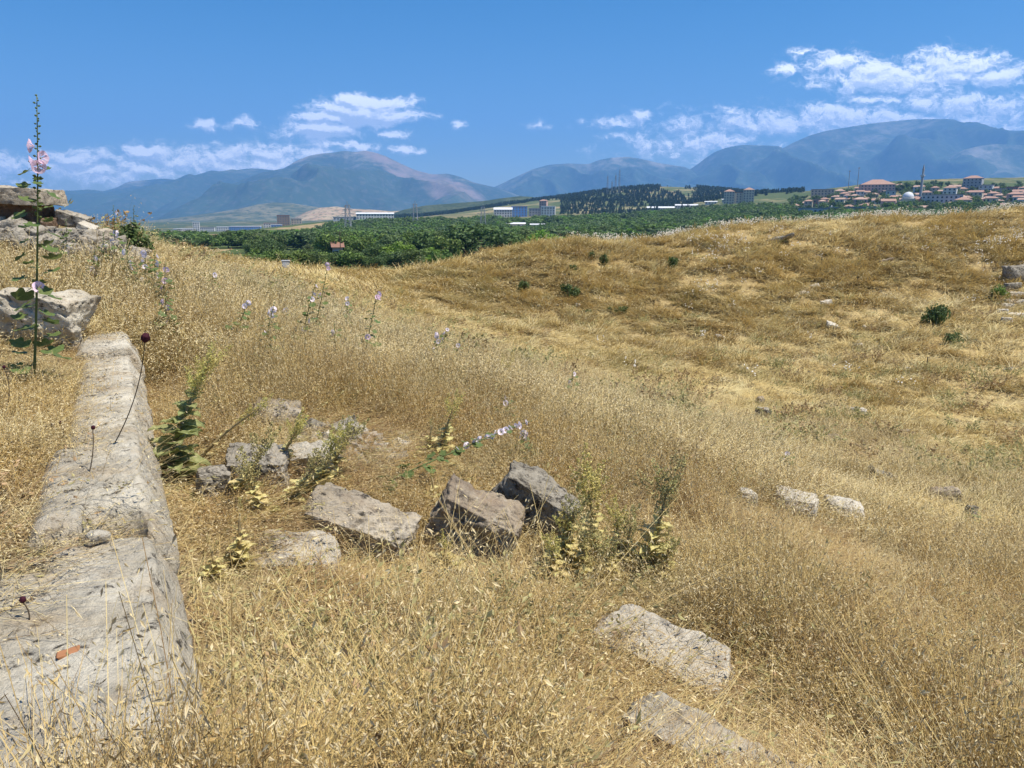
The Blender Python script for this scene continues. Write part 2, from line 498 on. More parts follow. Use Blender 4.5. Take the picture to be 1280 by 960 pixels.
M['mull_dark'] = leaf_mat('dark_seed_capsules', (.30, .26, .10), (.48, .42, .18), .1, 10, .1)
M['yellow'] = leaf_mat('yellow_petals', (.50, .43, .12), (.58, .51, .19), .3, 20)
M['pink'] = leaf_mat('pink_petals', (.70, .46, .60), (.82, .68, .74), .35, 20)
M['palepink'] = leaf_mat('pale_pink_petals', (.78, .64, .70), (.85, .79, .79), .35, 20)
M['maroon'] = plain('dark_maroon_head', (.045, .008, .015), .8, .4, 60)
M['weed_olive'] = leaf_mat('olive_weed_leaf', (.31, .285, .11), (.44, .39, .17), .25, 3)
M['weed_brown'] = leaf_mat('brown_weed_leaf', (.33, .22, .10), (.45, .32, .16), .2, 3)
M['shrub'] = leaf_mat('shrub_leaf', (.07, .11, .03), (.12, .165, .05), .25, 1.5)
M['shrub_bright'] = leaf_mat('bright_shrub_leaf', (.12, .19, .03), (.17, .25, .05), .35, 1.5)
M['tree'] = leaf_mat('tree_leaf', (.095, .15, .03), (.17, .235, .05), .25, .5)
M['tree_dark'] = leaf_mat('dark_tree_leaf', (.062, .10, .028), (.11, .155, .04), .2, .5)
M['tree_lime'] = leaf_mat('lime_tree_leaf', (.14, .24, .03), (.20, .32, .05), .35, .5)
M['tree_olive'] = leaf_mat('olive_tree_leaf', (.09, .13, .045), (.14, .18, .07), .25, .5)
M['pine'] = leaf_mat('pine_needles', (.040, .066, .030), (.066, .095, .04), .1, .3)
M['bark'] = plain('bark', (.10, .075, .05), .9, .3, 8, .5)
M['block'] = stone_mat('weathered_marble', (.60, .51, .36), (.88, .79, .61), (.22, .19, .145), .34, 14, (.56, .40, .22), .5, .42, .25)
M['stone'] = stone_mat('cream_stone', (.50, .41, .285), (.78, .67, .50), (.13, .11, .09), .36, 9, (.36, .25, .15), .5)
M['stone_tan'] = stone_mat('tan_stone', (.38, .285, .185), (.62, .51, .36), (.12, .095, .075), .33, 9, (.34, .22, .13), .5)
M['stone_lichen'] = stone_mat('lichen_stone', (.34, .29, .21), (.56, .50, .39), (.11, .095, .07), .56, 13)
M['stone_white'] = stone_mat('white_stone', (.70, .61, .46), (.88, .80, .64), (.34, .29, .22), .08, 9, pk=.1)
M['stone_shade_brown'] = stone_mat('shade_brown_stone', (.20, .12, .07), (.30, .19, .11), (.08, .05, .035), .3, 7)  # dark brown stands in for shade beneath the capping slab
M['rubble'] = stone_mat('rubble_stone', (.44, .38, .29), (.62, .55, .43), (.17, .15, .115), .45, 10)

# ------------------------------------------------------------------ ground: one sheet out to the mountains
def ground_mat():
    m, n, out = new_mat("dry_ground")
    geo = n('ShaderNodeNewGeometry')
    pos = geo.outputs['Position']
    sp = n('ShaderNodeSeparateXYZ', {0: pos})
    r = n.vmath('LENGTH', n.vmath('MULTIPLY', pos, (1, 1, 0)))
    a = n.noise(pos, 1.6, 6, .62); b = n.noise(pos, 11, 6, .7); c0 = n.noise(pos, .18, 4, .6)
    soil = n.mix(n.ramp(a, .35, .65), (.23, .155, .085), (.36, .26, .14))
    soil = n.mix(n.ramp(b, .45, .7), soil, (.15, .10, .06))
    bank = n.mix(n.ramp(c0, .4, .62), (.42, .31, .13), (.52, .40, .19))
    bank = n.mix(n.ramp(b, .4, .7), bank, (.22, .14, .06))
    near = n.mix(n.ramp(r, 9, 24), soil, bank)
    # the valley: orchards, stubble fields, bare plots
    st = n('ShaderNodeMapping', {'Vector': pos, 'Rotation': (0, 0, .5), 'Scale': (.012, .0065, .01)})
    vor = n('ShaderNodeTexVoronoi', {'Vector': st.outputs[0], 'Scale': 1.0, 'Randomness': .8}, feature='F1', distance='CHEBYCHEV')
    vs = n('ShaderNodeSeparateColor', {0: vor.outputs['Color']})
    f1 = n.mix(n.ramp(vs.outputs[0], .25, .35), (.055, .085, .028), (.085, .11, .035))
    f1 = n.mix(n.ramp(vs.outputs[0], .66, .70), f1, (.34, .25, .13))
    f1 = n.mix(n.ramp(vs.outputs[1], .85, .87), f1, (.27, .17, .10))
    fine = n.noise(pos, .09, 5, .65)
    f1 = n.mix(n.ramp(fine, .5, .68), f1, (.05, .075, .028))
    # farther hills: dry grass with scrub
    scrub = n.noise(pos, .014, 6, .7)
    f2 = n.mix(n.ramp(scrub, .34, .50), (.27, .21, .12), (.065, .09, .04))
    val = n.mix(n.ramp(r, 900, 1500), f1, f2)
    zz = sp.outputs[2]
    val = n.mix(n.math('MULTIPLY', n.ramp(zz, -9, 4), n.ramp(r, 400, 520)), val, n.mix(n.ramp(scrub, .38, .52), (.30, .24, .13), (.085, .11, .045)))
    c = n.mix(n.ramp(r, 82, 112), near, val)
    hgt = n.math('ADD', n.math('MULTIPLY', a, .4), b)
    bn = n('ShaderNodeBump', {'Strength': .8, 'Distance': .06, 'Height': hgt}).outputs[0]
    bsdf_out(n, out, c, .95, bn, .05)
    return m
th = np.concatenate([np.linspace(-math.pi, -1.0, 60, endpoint=False), np.linspace(-1.0, -.72, 40, endpoint=False), np.linspace(-.72, .72, 560, endpoint=False),
                     np.linspace(.72, 1.0, 40, endpoint=False), np.linspace(1.0, math.pi, 60, endpoint=False)])
rr = np.concatenate([[.02, .4, .8, 1.1], np.geomspace(1.3, 110, 430, endpoint=False), np.geomspace(110, 12400, 190)])
RRg, THg = np.meshgrid(rr, th, indexing='ij')
gx, gy = (RRg * np.sin(THg)).ravel(), (RRg * np.cos(THg)).ravel()
GV = np.stack([gx, gy, ground(gx, gy)], 1)
go = grid_mesh("ground", GV, len(rr), len(th), ground_mat(), wrap=True)
tag(go, "dry hillside dropping to a hollow and on to the green valley", "ground", kind="structure")

# ------------------------------------------------------------------ mountains
def mountain_mat(name, green, rock, scar=None):
    m, n, out = new_mat(name)
    tcx = n('ShaderNodeTexCoord').outputs['Object']
    h = n('ShaderNodeAttribute', attribute_name='h').outputs['Fac']
    f = n.noise(tcx, .0011, 8, .68); g = n.noise(tcx, .004, 6, .7)
    c = n.mix(n.ramp(f, .35, .6), green, tuple(x * 1.5 for x in green))
    fine = n.noise(tcx, .016, 5, .75)
    c = n.mix(n.math('MULTIPLY', n.ramp(fine, .5, .62), .28), c, tuple(x * .55 for x in rock))
    k = n.math('ADD', n.math('MULTIPLY', h, .30), n.math('MULTIPLY', f, .75))
    c = n.mix(n.math('MULTIPLY', n.ramp(k, .60, .78), n.ramp(g, .42, .6)), c, rock)
    if scar:
        sx = n('ShaderNodeSeparateXYZ', {0: tcx})
        u = n.math('ADD', n.math('MULTIPLY', n.math('DIVIDE', sx.outputs[0], n.math('MAXIMUM', sx.outputs[1], 1)), PXF), 640)
        u = n.math('ADD', u, n.math('MULTIPLY', n.math('SUBTRACT', f, .5), 60))
        hh = n.math('MULTIPLY_ADD', n('ShaderNodeAttribute', attribute_name='hs').outputs['Fac'], -1.0, 1.0)
        lo = n.math('MULTIPLY_ADD', hh, 150, scar[0]); hi = n.math('MULTIPLY_ADD', hh, 150, scar[1])
        w = n.math('MULTIPLY', n.ramp(n.math('SUBTRACT', u, lo), 0, 14), n.ramp(n.math('SUBTRACT', hi, u), 0, 25))
        w = n.math('MULTIPLY', w, n.ramp(hh, .75, .55))
        c = n.mix(n.math('MULTIPLY', w, n.ramp(g, .32, .62)), c, (.27, .20, .165))
    bsdf_out(n, out, c, .95, None, .05)
    return m
def mountain(name, ridge, D, depth, seed, mat, label, rough=1.0):
    us = np.linspace(ridge[0][0], ridge[-1][0], 360)
    vs = np.interp(us, [p[0] for p in ridge], [p[1] for p in ridge])
    k = np.hanning(9); k /= k.sum()
    vs = np.convolve(np.pad(vs, 4, mode='edge'), k, 'valid')
    S = np.concatenate([np.linspace(0, 1, 90), np.linspace(1.02, 1.8, 30)])
    py = -(vs - 480) / PXF; fy = math.cos(PITCH) + math.sin(PITCH) * py
    tx = (us - 640) / PXF / fy
    base = -110.0
    V = np.empty((len(S), len(us), 3)); H = np.empty((len(S), len(us))); HS = np.empty((len(S), len(us)))
    ends = np.minimum(sstep(0, .04, np.linspace(0, 1, len(us))), 1 - sstep(.96, 1, np.linspace(0, 1, len(us))))
    top = (-math.sin(PITCH) + math.cos(PITCH) * py) / fy * D
    for i, s in enumerate(S):
        yd = D + (s - 1) * depth
        x = tx * D
        y = np.full_like(x, yd)
        up = s if s <= 1 else max(0, 1 - (s - 1) * 1.2)
        prof = up ** 1.25
        # spurs and gullies running down from the ridge
        wx = x / 900 + (fbm(x / 2500, y / 2500, seed + 3) - .5) * 2.2
        rid = 1 - np.abs(2 * fbm(wx, y / 2600, seed, 3) - 1) * 2
        det = fbm(x / 260, y / 420, seed + 8, 4) - .5
        mod = (rid - .45) * .46 * (4 * up * (1 - up)) + det * .20 * (4 * up * (1 - up) + .05)
        z = base + (top - base) * np.clip(prof + mod * rough, 0, 1.06)
        z = np.minimum(z, np.maximum(top, 1) * (yd / D))      # no spur stands above the skyline
        V[i, :, 0] = x; V[i, :, 1] = y; V[i, :, 2] = z
        H[i] = prof + mod * .3; HS[i] = prof
    V[:, :, 2] = V[:, :, 2] * ends + base * (1 - ends)
    o = grid_mesh(name, V.reshape(-1, 3), len(S), len(us), mat)
    a = o.data.attributes.new('h', 'FLOAT', 'POINT'); a.data.foreach_set('value', H.ravel().astype(np.float32))
    a = o.data.attributes.new('hs', 'FLOAT', 'POINT'); a.data.foreach_set('value', HS.ravel().astype(np.float32))
    tag(o, label, "mountain", kind="structure")
    return o
mm1 = mountain_mat("forested_slopes", (.035, .055, .03), (.34, .30, .25))
mm2 = mountain_mat("slopes_with_red_scar", (.035, .055, .03), (.40, .34, .28), (455, 560))
mountain("mountain", [(-260, 256), (-60, 258), (40, 252), (70, 250), (90, 247), (104, 248), (112, 254), (135, 240), (160, 227), (185, 225), (205, 223), (225, 226), (255, 226), (285, 217), (300, 212), (318, 210), (350, 214), (420, 230), (520, 262), (560, 290)],
         9800, 3600, 11, mm1, "long blue ridge on the left stretching behind the central peak")
mountain("mountain", [(200, 290), (262, 262), (300, 240), (325, 226), (345, 215), (358, 209), (370, 201), (385, 195), (400, 192), (415, 191), (430, 188.5), (445, 190), (457, 188), (470, 191), (482, 195), (500, 204), (520, 213), (540, 218), (560, 217), (575, 221), (592, 228), (618, 234), (640, 241), (690, 262), (720, 290)],
         8200, 3300, 29, mm2, "broad central peak with a reddish bare flank under the cumulus cloud")
mountain("mountain", [(500, 290), (540, 262), (580, 247), (600, 240), (622, 232), (645, 221), (665, 212), (685, 206), (710, 204), (735, 205), (748, 200), (765, 197), (785, 196), (800, 198), (820, 203), (850, 208), (868, 213), (900, 222), (960, 240), (1020, 285)],
         9600, 2000, 37, mm1, "low double humped blue mountain in the middle of the skyline")
mountain("mountain", [(740, 290), (800, 255), (830, 230), (852, 216), (866, 210), (880, 199), (893, 190), (910, 184), (928, 181), (945, 181.5), (962, 185), (976, 187), (992, 178), (1012, 169), (1035, 163), (1060, 159), (1090, 154), (1120, 151), (1150, 148.5), (1170, 151), (1195, 155), (1230, 161), (1262, 163), (1290, 166), (1340, 176), (1420, 190), (1600, 240)],
         9600, 3600, 53, mm1, "highest blue mountain rising at the right behind the town")
mountain("mountain", [(1130, 290), (1170, 215), (1190, 195), (1205, 187), (1225, 182), (1245, 180), (1270, 181), (1310, 184), (1360, 190), (1450, 215), (1560, 280)],
         7600, 2200, 67, mm1, "darker spur of the highest mountain at the right edge", .7)
# nearer foothills
def hills_mat(name, c1, c2, c3, sc=.012):
    m, n, out = new_mat(name)
    tcx = n('ShaderNodeTexCoord').outputs['Object']
    f = n.noise(tcx, sc, 7, .72); g = n.noise(tcx, sc * 5, 4, .7)
    c = n.mix(n.ramp(f, .42, .56), c1, c2)
    c = n.mix(n.ramp(g, .52, .6), c, c3)
    bsdf_out(n, out, c, .95, None, .05)
    return m
mountain("hill", [(60, 288), (150, 279), (200, 275), (240, 270), (275, 265), (300, 261), (325, 255), (345, 253), (365, 254), (390, 258), (430, 262), (480, 264), (520, 262), (570, 270), (620, 285)], 4200, 1300, 71,
         hills_mat("scrub_hills", (.07, .09, .04), (.20, .18, .10), (.05, .07, .03), .006), "low scrubby foothill below the left mountains", .8)
mountain("hill", [(340, 288), (362, 276), (380, 266), (398, 260), (420, 258), (440, 261), (465, 262), (490, 264), (520, 263), (560, 262), (600, 262), (640, 266), (680, 285)], 2900, 700, 83,
         hills_mat("tan_eroded_hills", (.36, .24, .15), (.42, .32, .20), (.10, .11, .05), .010), "tan eroded hill behind the white factory", 1.2)
mountain("hill", [(455, 290), (480, 270), (505, 262), (530, 257), (555, 255), (580, 253), (605, 251), (625, 248), (650, 245), (690, 248), (740, 262), (780, 285)], 2100, 600, 91,
         hills_mat("pine_clad_hill", (.045, .065, .03), (.085, .10, .045), (.035, .05, .025), .02), "low dark hill clad in pines at the middle of the valley", .8)

# ------------------------------------------------------------------ haze
hm = bpy.data.materials.new("valley_haze")
hm.use_nodes = True; hm.node_tree.nodes.clear()
n = NT(hm.node_tree)
HAZE_DENSITY = 1.08e-4
pvn = n('ShaderNodeVolumePrincipled', {'Color': (.21, .49, 1.0, 1), 'Density': HAZE_DENSITY, 'Anisotropy': 0.1})
ho = n('ShaderNodeOutputMaterial'); n.t.links.new(pvn.outputs[0], ho.inputs['Volume'])
hb = MB(); hb.box((0, 0, 775), (29000, 29000, 1850))
hz = hb.build("haze", hm)
tag(hz, "thin blue summer haze lying over the valley and mountains", "haze", kind="stuff")

# ------------------------------------------------------------------ scattering with geometry nodes (used only for uncountable growth)
def scatter(name, pts, rots, scl, idx, protos, label, cat, realize=True):
    coll = bpy.data.collections.new(name + "_kinds")
    for i, p in enumerate(protos):
        p.name = "%s_kind_%02d" % (name, i)
        coll.objects.link(p)
    N = len(pts)
    me = bpy.data.meshes.new(name)
    me.vertices.add(N)
    me.vertices.foreach_set('co', np.asarray(pts, np.float32).ravel())
    a = me.attributes.new('rot', 'FLOAT_VECTOR', 'POINT'); a.data.foreach_set('vector', np.asarray(rots, np.float32).ravel())
    a = me.attributes.new('scl', 'FLOAT_VECTOR', 'POINT'); a.data.foreach_set('vector', np.asarray(scl, np.float32).ravel())
    a = me.attributes.new('idx', 'INT', 'POINT'); a.data.foreach_set('value', np.asarray(idx, np.int32))
    o = bpy.data.objects.new(name, me); COL.objects.link(o)
    g = bpy.data.node_groups.new(name, 'GeometryNodeTree')
    g.interface.new_socket("Geometry", in_out='INPUT', socket_type='NodeSocketGeometry')
    g.interface.new_socket("Geometry", in_out='OUTPUT', socket_type='NodeSocketGeometry')
    q = NT(g)
    gi = q('NodeGroupInput'); go_ = q('NodeGroupOutput')
    ci = q('GeometryNodeCollectionInfo', transform_space='ORIGINAL')
    ci.inputs['Collection'].default_value = coll
    ci.inputs['Separate Children'].default_value = True
    ci.inputs['Reset Children'].default_value = True
    def attr(nm, ty):
        k = q('GeometryNodeInputNamedAttribute', data_type=ty); k.inputs['Name'].default_value = nm
        return k.outputs['Attribute']
    ip = q('GeometryNodeInstanceOnPoints')
    L = g.links.new
    L(gi.outputs[0], ip.inputs['Points']); L(ci.outputs[0], ip.inputs['Instance'])
    ip.inputs['Pick Instance'].default_value = True
    L(attr('idx', 'INT'), ip.inputs['Instance Index'])
    L(attr('rot', 'FLOAT_VECTOR'), ip.inputs['Rotation'])
    L(attr('scl', 'FLOAT_VECTOR'), ip.inputs['Scale'])
    src = ip.outputs[0]
    for nm in ('rot', 'scl', 'idx'):
        ra = q('GeometryNodeRemoveAttribute'); ra.inputs['Name'].default_value = nm
        L(src, ra.inputs[0]); src = ra.outputs[0]
    if realize:
        rl = q('GeometryNodeRealizeInstances'); L(src, rl.inputs[0]); src = rl.outputs[0]
    L(src, go_.inputs[0])
    md = o.modifiers.new("growth", 'NODES'); md.node_group = g
    tag(o, label, cat, kind="stuff")
    return o

rng = np.random.default_rng(5)
def blade(mb, base, az, h, lean, w, seg=4, sag=0.0, mi=0, tipw=.15, hs=(0, .8)):
    ca, sa = math.cos(az), math.sin(az)
    tw = rng.uniform(-.9, .9)
    px, py = -math.sin(az + tw), math.cos(az + tw)
    vs = []; fs = []; hh = []
    for i in range(seg + 1):
        f = i / seg
        d = h * (lean * f + (lean * .8 + .12) * f * f * .6)
        z = h * f * math.sqrt(max(.05, 1 - min(.9, lean * lean * .5))) - h * sag * f * f
        ww = w * (1 - (1 - tipw) * f) * .5
        x, y = base[0] + ca * d, base[1] + sa * d
        vs += [(x - px * ww, y - py * ww, base[2] + z), (x + px * ww, y + py * ww, base[2] + z)]
        hh += [hs[0] + (hs[1] - hs[0]) * f] * 2
        if i: fs.append((2 * i - 2, 2 * i - 1, 2 * i + 1, 2 * i))
    mb.add(vs, fs, mi, hh)
    return Vector(vs[-1]), Vector((ca, sa, 0))
def spikelet(mb, p, d, L, w, h=1.0):
    d = Vector(d).normalized()
    s = d.cross(Vector((rng.uniform(-1, 1), rng.uniform(-1, 1), rng.uniform(-1, 1))))
    if s.length < 1e-3: s = d.orthogonal()
    s.normalize(); nrm = d.cross(s)
    m1 = p + d * (L * .38)
    mb.add([p, m1 + s * (w / 2) + nrm * (w * .2), p + d * L, m1 - s * (w / 2) + nrm * (w * .2)], [(0, 1, 2, 3)], 0, [h - .15, h, h, h])

def oat_clump(rad, ns, hmin, hmax, sp=(5, 9), slen=.016, sw=.0044, leaves=2, wst=.0022, leanmax=1.1):
    mb = MB()
    for i in range(ns):
        a, q = rng.uniform(0, 6.283), rad * math.sqrt(rng.random())
        base = (q * math.cos(a), q * math.sin(a), -.03)
        h = rng.uniform(hmin, hmax); lean = abs(rng.normal(0, .52)); lean = min(lean, leanmax)
        az = rng.uniform(0, 6.283)
        k0 = len(mb.v)
        tip, hd = blade(mb, base, az, h, lean, wst, 5, rng.uniform(0, .12), tipw=.5, hs=(0, .75))
        st = [Vector(mb.v[k0 + 2 * j]) for j in range(6)]
        for j in range(int(rng.integers(*sp))):
            f = rng.uniform(.55, 1.0) * 5
            i0 = min(int(f), 4); p = st[i0].lerp(st[i0 + 1], f - i0)
            off = Vector((rng.normal(), rng.normal(), rng.normal() * .6)); off.normalize()
            p = p + off * rng.uniform(.006, .035)
            d = Vector((off.x * .7, off.y * .7, -rng.uniform(.1, 1.2)))
            spikelet(mb, p, d, slen * rng.uniform(.7, 1.35), sw * rng.uniform(.7, 1.3))
        for j in range(leaves):
            blade(mb, (base[0], base[1], base[2] + rng.uniform(0, h * .3)), rng.uniform(0, 6.283), rng.uniform(.10, .26), rng.uniform(.4, 1.6), rng.uniform(.002, .0045), 4, rng.uniform(0, .6), hs=(.1, .7))
    return mb
def brome_clump(rad, ns, hmin, hmax, w=.0014, head=True, bend=None):
    mb = MB()
    for i in range(ns):
        a, q = rng.uniform(0, 6.283), rad * math.sqrt(rng.random())
        base = (q * math.cos(a), q * math.sin(a), -.03)
        h = rng.uniform(hmin, hmax); lean = min(abs(rng.normal(.1, .35)), 1.2)
        az = rng.uniform(0, 6.283)
        tip, hd = blade(mb, base, az, h, lean, w, 4, rng.uniform(0, .25), tipw=.5, hs=(0, .8))
        if head:
            for j in range(3):
                d = hd * rng.uniform(.3, 1.0) + Vector((rng.normal() * .5, rng.normal() * .5, -rng.uniform(-.4, .8)))
                spikelet(mb, tip + d * (-.01 * j), d, rng.uniform(.015, .035), w * 2.2, .9)
    return mb
def thatch(rad, ns):
    mb = MB()
    for i in range(ns):
        a, q = rng.uniform(0, 6.283), rad * math.sqrt(rng.random())
        blade(mb, (q * math.cos(a), q * math.sin(a), rng.uniform(.0, .10)), rng.uniform(0, 6.283), rng.uniform(.06, .2), rng.uniform(.6, 2.2), rng.uniform(.002, .005), 3, rng.uniform(.1, .5), hs=(.1, .7))
    return mb
def tuft(rad, ns, hmin, hmax, w, wind=0.0, seeds=0, lean0=.4):
    mb = MB()
    for i in range(ns):
        a, q = rng.uniform(0, 6.283), rad * math.sqrt(rng.random())
        base = (q * math.cos(a), q * math.sin(a), -.05)
        h = rng.uniform(hmin, hmax) * (1.1 - .5 * (q / rad) ** 2)
        az = rng.normal(0, 1.0) if wind else rng.uniform(0, 6.283)
        tip, hd = blade(mb, base, az, h, abs(rng.normal(lean0, .35)) + wind * .6, w * rng.uniform(.6, 1.4), 3, rng.uniform(0, .25 + wind * .35), tipw=.3, hs=(.1, .85))
        for j in range(seeds):
            off = Vector((rng.normal(), rng.normal(), rng.normal() * .5)) * .03
            spikelet(mb, tip + off, off + Vector((0, 0, -.02)), w * 3.0, w * 1.0, 1.0)
    return mb

# things to keep clear of grass: (x, y, radius); filled from pixel positions
STONE_PX = [(395, 690, .16), (450, 705, .22), (500, 690, .16), (560, 690, .18), (610, 700, .22), (640, 690, .16), (640, 655, .16), (690, 660, .18), (790, 800, .18), (840, 825, .22), (885, 835, .17), (820, 800, .16),
            (850, 925, .13), (885, 945, .16), (925, 968, .16), (960, 992, .14), (760, 800, .12), (320, 605, .16), (380, 600, .2), (265, 620, .1), (370, 710, .22), (975, 652, .16), (1005, 655, .16), (1050, 665, .22), (935, 642, .14), (953, 527, .3), (1044, 556, .3), (1095, 607, .25), (1115, 612, .2), (1177, 630, .3), (1073, 522, .3), (62, 415, .5), (25, 412, .3), (100, 415, .25), (340, 530, .14)]
CLEAR = []
for (u, v, rad) in STONE_PX:
    p, t = hit(u, v); CLEAR.append((p[0], p[1], rad))
LOW = []    # places where the grass is trodden or short, so that the stones show
for (u, v, rad, k) in [(450, 705, .55, .34), (600, 715, .6, .32), (690, 690, .45, .4), (830, 850, .42, .42), (900, 975, .6, .14), (820, 960, .4, .28), (980, 1000, .5, .10), (930, 1050, .7, .10), (850, 870, .45, .38), (770, 850, .3, .45), (760, 715, .5, .6), (1050, 690, .6, .4), (940, 665, .5, .4), (1180, 650, .8, .5), (960, 545, .9, .5), (1100, 625, .9, .5), (60, 440, .8, .45), (340, 640, .7, .45), (470, 565, .8, .15), (1000, 690, .8, .25), (370, 735, .5, .25), (300, 700, .4, .5),
                       (420, 620, .6, .4), (560, 640, .4, .5), (640, 640, .35, .5), (350, 540, .4, .35), (300, 590, .5, .4), (60, 890, .55, .30), (40, 296, 1.1, .12), (95, 304, 1.1, .12), (140, 316, 1.0, .15), (20, 310, .8, .25), (75, 318, .8, .3), (40, 1000, .5, .22), (180, 1000, .5, .25), (100, 1080, .5, .22), (170, 890, .5, .30), (120, 950, .5, .35), (250, 880, .3, .5)]:
    p, t = hit(u, v); LOW.append((p[0], p[1], rad, k))
def mask_height(x, y):
    """0 = no grass here, else a factor on the height"""
    k = np.ones(len(x))
    for (cx, cy, r_, kk) in LOW:
        d = np.hypot(x - cx, y - cy) / r_
        k = np.minimum(k, kk + (1 - kk) * sstep(.7, 1.3, d))
    for (cx, cy, r_) in CLEAR:
        k[np.hypot(x - cx, y - cy) < r_] = 0
    s, q = wall_sq(x, y)
    on = (s > .02) & (s < WLEN + .1) & (q < .15) & (q > np.where(s < S1, -.70, -.40))
    edge = on & (q < np.where(s < S1, -.5, -.20)) & (fbm(x * 3, y * 3, 31) > .42)
    k[on & ~edge] = 0
    k = np.where(edge, k * .62, k)
    terr = (s > .6) & (s < WLEN) & (q <= -.35) & (q > -3)
    k = np.where(terr, k * (.35 + .55 * sstep(.4, 1.4, -q)), k)
    near = (s > S1 * .8) & (s < S1 + .45) & (q < -.35) & (q > -1.6)     # bare soil behind the near block
    k = np.where(near, k * np.where(fbm(x * 4, y * 4, 8) > .52, .5, 0), k)
    nb = (s > -.5) & (s < 5) & (q > .1) & (q < .5)
    k = np.where(nb, k * .55, k)
    return k
def sector(N, r0, r1, seed, spread=.70, p=1.0):
    g = np.random.default_rng(seed)
    thx = g.uniform(-spread, spread, N); u = g.random(N)
    r_ = np.exp(np.log(r0) + (np.log(r1) - np.log(r0)) * u ** p)
    return r_ * np.sin(thx), r_ * np.cos(thx), r_
def place(N, r0, r1, seed, dens=None, hv=.45, hf=.9, grow=None, spread=.70, sl=(.75, 1.25), zoff=0.0, p=1.0, wind=None):
    x, y, r_ = sector(N, r0, r1, seed, spread, p)
    g = np.random.default_rng(seed + 1)
    k = mask_height(x, y)
    keep = k > .05
    if dens is not None: keep &= g.random(len(x)) < dens(x, y, r_)
    x, y, k = x[keep], y[keep], k[keep]
    z = ground(x, y)
    s = g.uniform(sl[0], sl[1], len(x))
    if grow: s = s * np.clip(np.hypot(x, y) / grow, .4, 1.2)
    hn = 1.02 - hv / 2 + hv * 2.2 * (fbm(x * hf, y * hf, 44, 3) - .28)
    sc = np.stack([s, s, s * k * hn], 1)
    rz = g.uniform(0, 6.283, len(x)) if wind is None else wind(x, y) + g.normal(0, .5, len(x))
    rt = np.stack([g.normal(0, .10, len(x)), g.normal(0, .10, len(x)), rz], 1)
    return np.stack([x, y, z + zoff], 1), rt, sc, g

def mk(mb, mat): return mb.build("kind", mat, linked=False)
ox = lambda x, y, r_: np.clip((r_ / 3.2) ** 1.0, .25, 1)
# 1. wild oats close to the camera
pr = [mk(oat_clump(.15, 16, .24, .50), M['oat']) for _ in range(5)] + [mk(oat_clump(.15, 13, .20, .38, (7, 12), .014, .0048, 1), M['oat']) for _ in range(3)]
pts, rt, sc, g = place(9500, 1.25, 9.5, 101, ox, hv=.95, hf=1.7)
scatter("wild_oat_grass", pts, rt, sc, g.integers(0, len(pr), len(pts)), pr, "golden dry wild oats with pale nodding spikelets across the foreground", "grass")
# 2. thin brown brome between them
pr = [mk(brome_clump(.16, 28, .14, .38, .0020), M['brome']) for _ in range(4)]
pts, rt, sc, g = place(7500, 1.25, 9.5, 103, ox, hv=.8, hf=1.7)
scatter("fine_brome_grass", pts, rt, sc, g.integers(0, len(pr), len(pts)), pr, "fine reddish brown grass between the wild oats", "grass")
# 3. thatch of dead leaves on the soil
pr = [mk(thatch(.2, 60), M['thatch']) for _ in range(3)]
pts, rt, sc, g = place(6500, 1.25, 9.5, 105, ox)
scatter("fallen_straw", pts, rt, sc, g.integers(0, len(pr), len(pts)), pr, "matted fallen straw lying on the soil", "straw")
# a few long pale straws crossing the foreground
pr = [mk(oat_clump(.1, 3, .50, .80, (6, 13), .023, .0058, 0, .0028, 1.2), M['long']) for _ in range(5)]
pts, rt, sc, g = place(900, 1.9, 6, 107, lambda x, y, r_: np.full(len(x), .55))
scatter("long_straw", pts, rt, sc, g.integers(0, len(pr), len(pts)), pr, "long pale straws leaning over the lower grass", "straw")
# 4. pale grass of our own slope
def wind_own(x, y): return -.5 + 1.6 * (fbm(x * .2, y * .2, 61) - .5)
slope = lambda x, y, r_: 1 - sstep(16, 27, r_ + 6 * (fbm(x * .15, y * .15, 71) - .5) + 5 * np.sin(np.arctan2(x, y) * 1.0))
pr = [mk(tuft(.20, 38, .20, .48, .0085, 0, 2), M['pale']) for _ in range(5)] + [mk(tuft(.22, 38, .16, .40, .008, 0, 1), M['brome']) for _ in range(3)] + [mk(tuft(.22, 38, .18, .42, .009, 0, 1), M['bank']) for _ in range(3)]
pts, rt, sc, g = place(26000, 7.5, 32, 111, slope, hv=.7)
scatter("slope_grass", pts, rt, sc, g.integers(0, len(pr), len(pts)), pr, "pale feathery grass on the near slope running down to the hollow", "grass")
# 5. matted tawny grass of the hollow and the opposite bank
def wind_bank(x, y): return -1.2 + 5.0 * (fbm(x * .12, y * .12, 62, 3) - .5)
bankd = lambda x, y, r_: sstep(14, 24, r_ + 6 * (fbm(x * .15, y * .15, 72) - .5)) * (.55 + .45 * sstep(.38, .55, fbm(x * .5, y * .5, 77))) * (1 - .75 * sstep(.60, .68, fbm(x * .35, y * .35, 79)))
pr = [mk(tuft(.42, 60, .22, .55, .030, .9, 0, .5), M['bank']) for _ in range(5)] + [mk(tuft(.40, 60, .2, .5, .028, .5, 0, .4), M['pale']) for _ in range(1)] + [mk(tuft(.40, 50, .2, .5, .028, .7, 1, .4), M['pale']) for _ in range(1)]
pts, rt, sc, g = place(52000, 14, 82, 113, bankd, hv=1.0, hf=.7, grow=42, sl=(.6, 1.5), wind=wind_bank, p=.8)
scatter("bank_grass", pts, rt, sc, g.integers(0, len(pr), len(pts)), pr, "tawny wind matted grass covering the hollow and opposite bank", "grass")
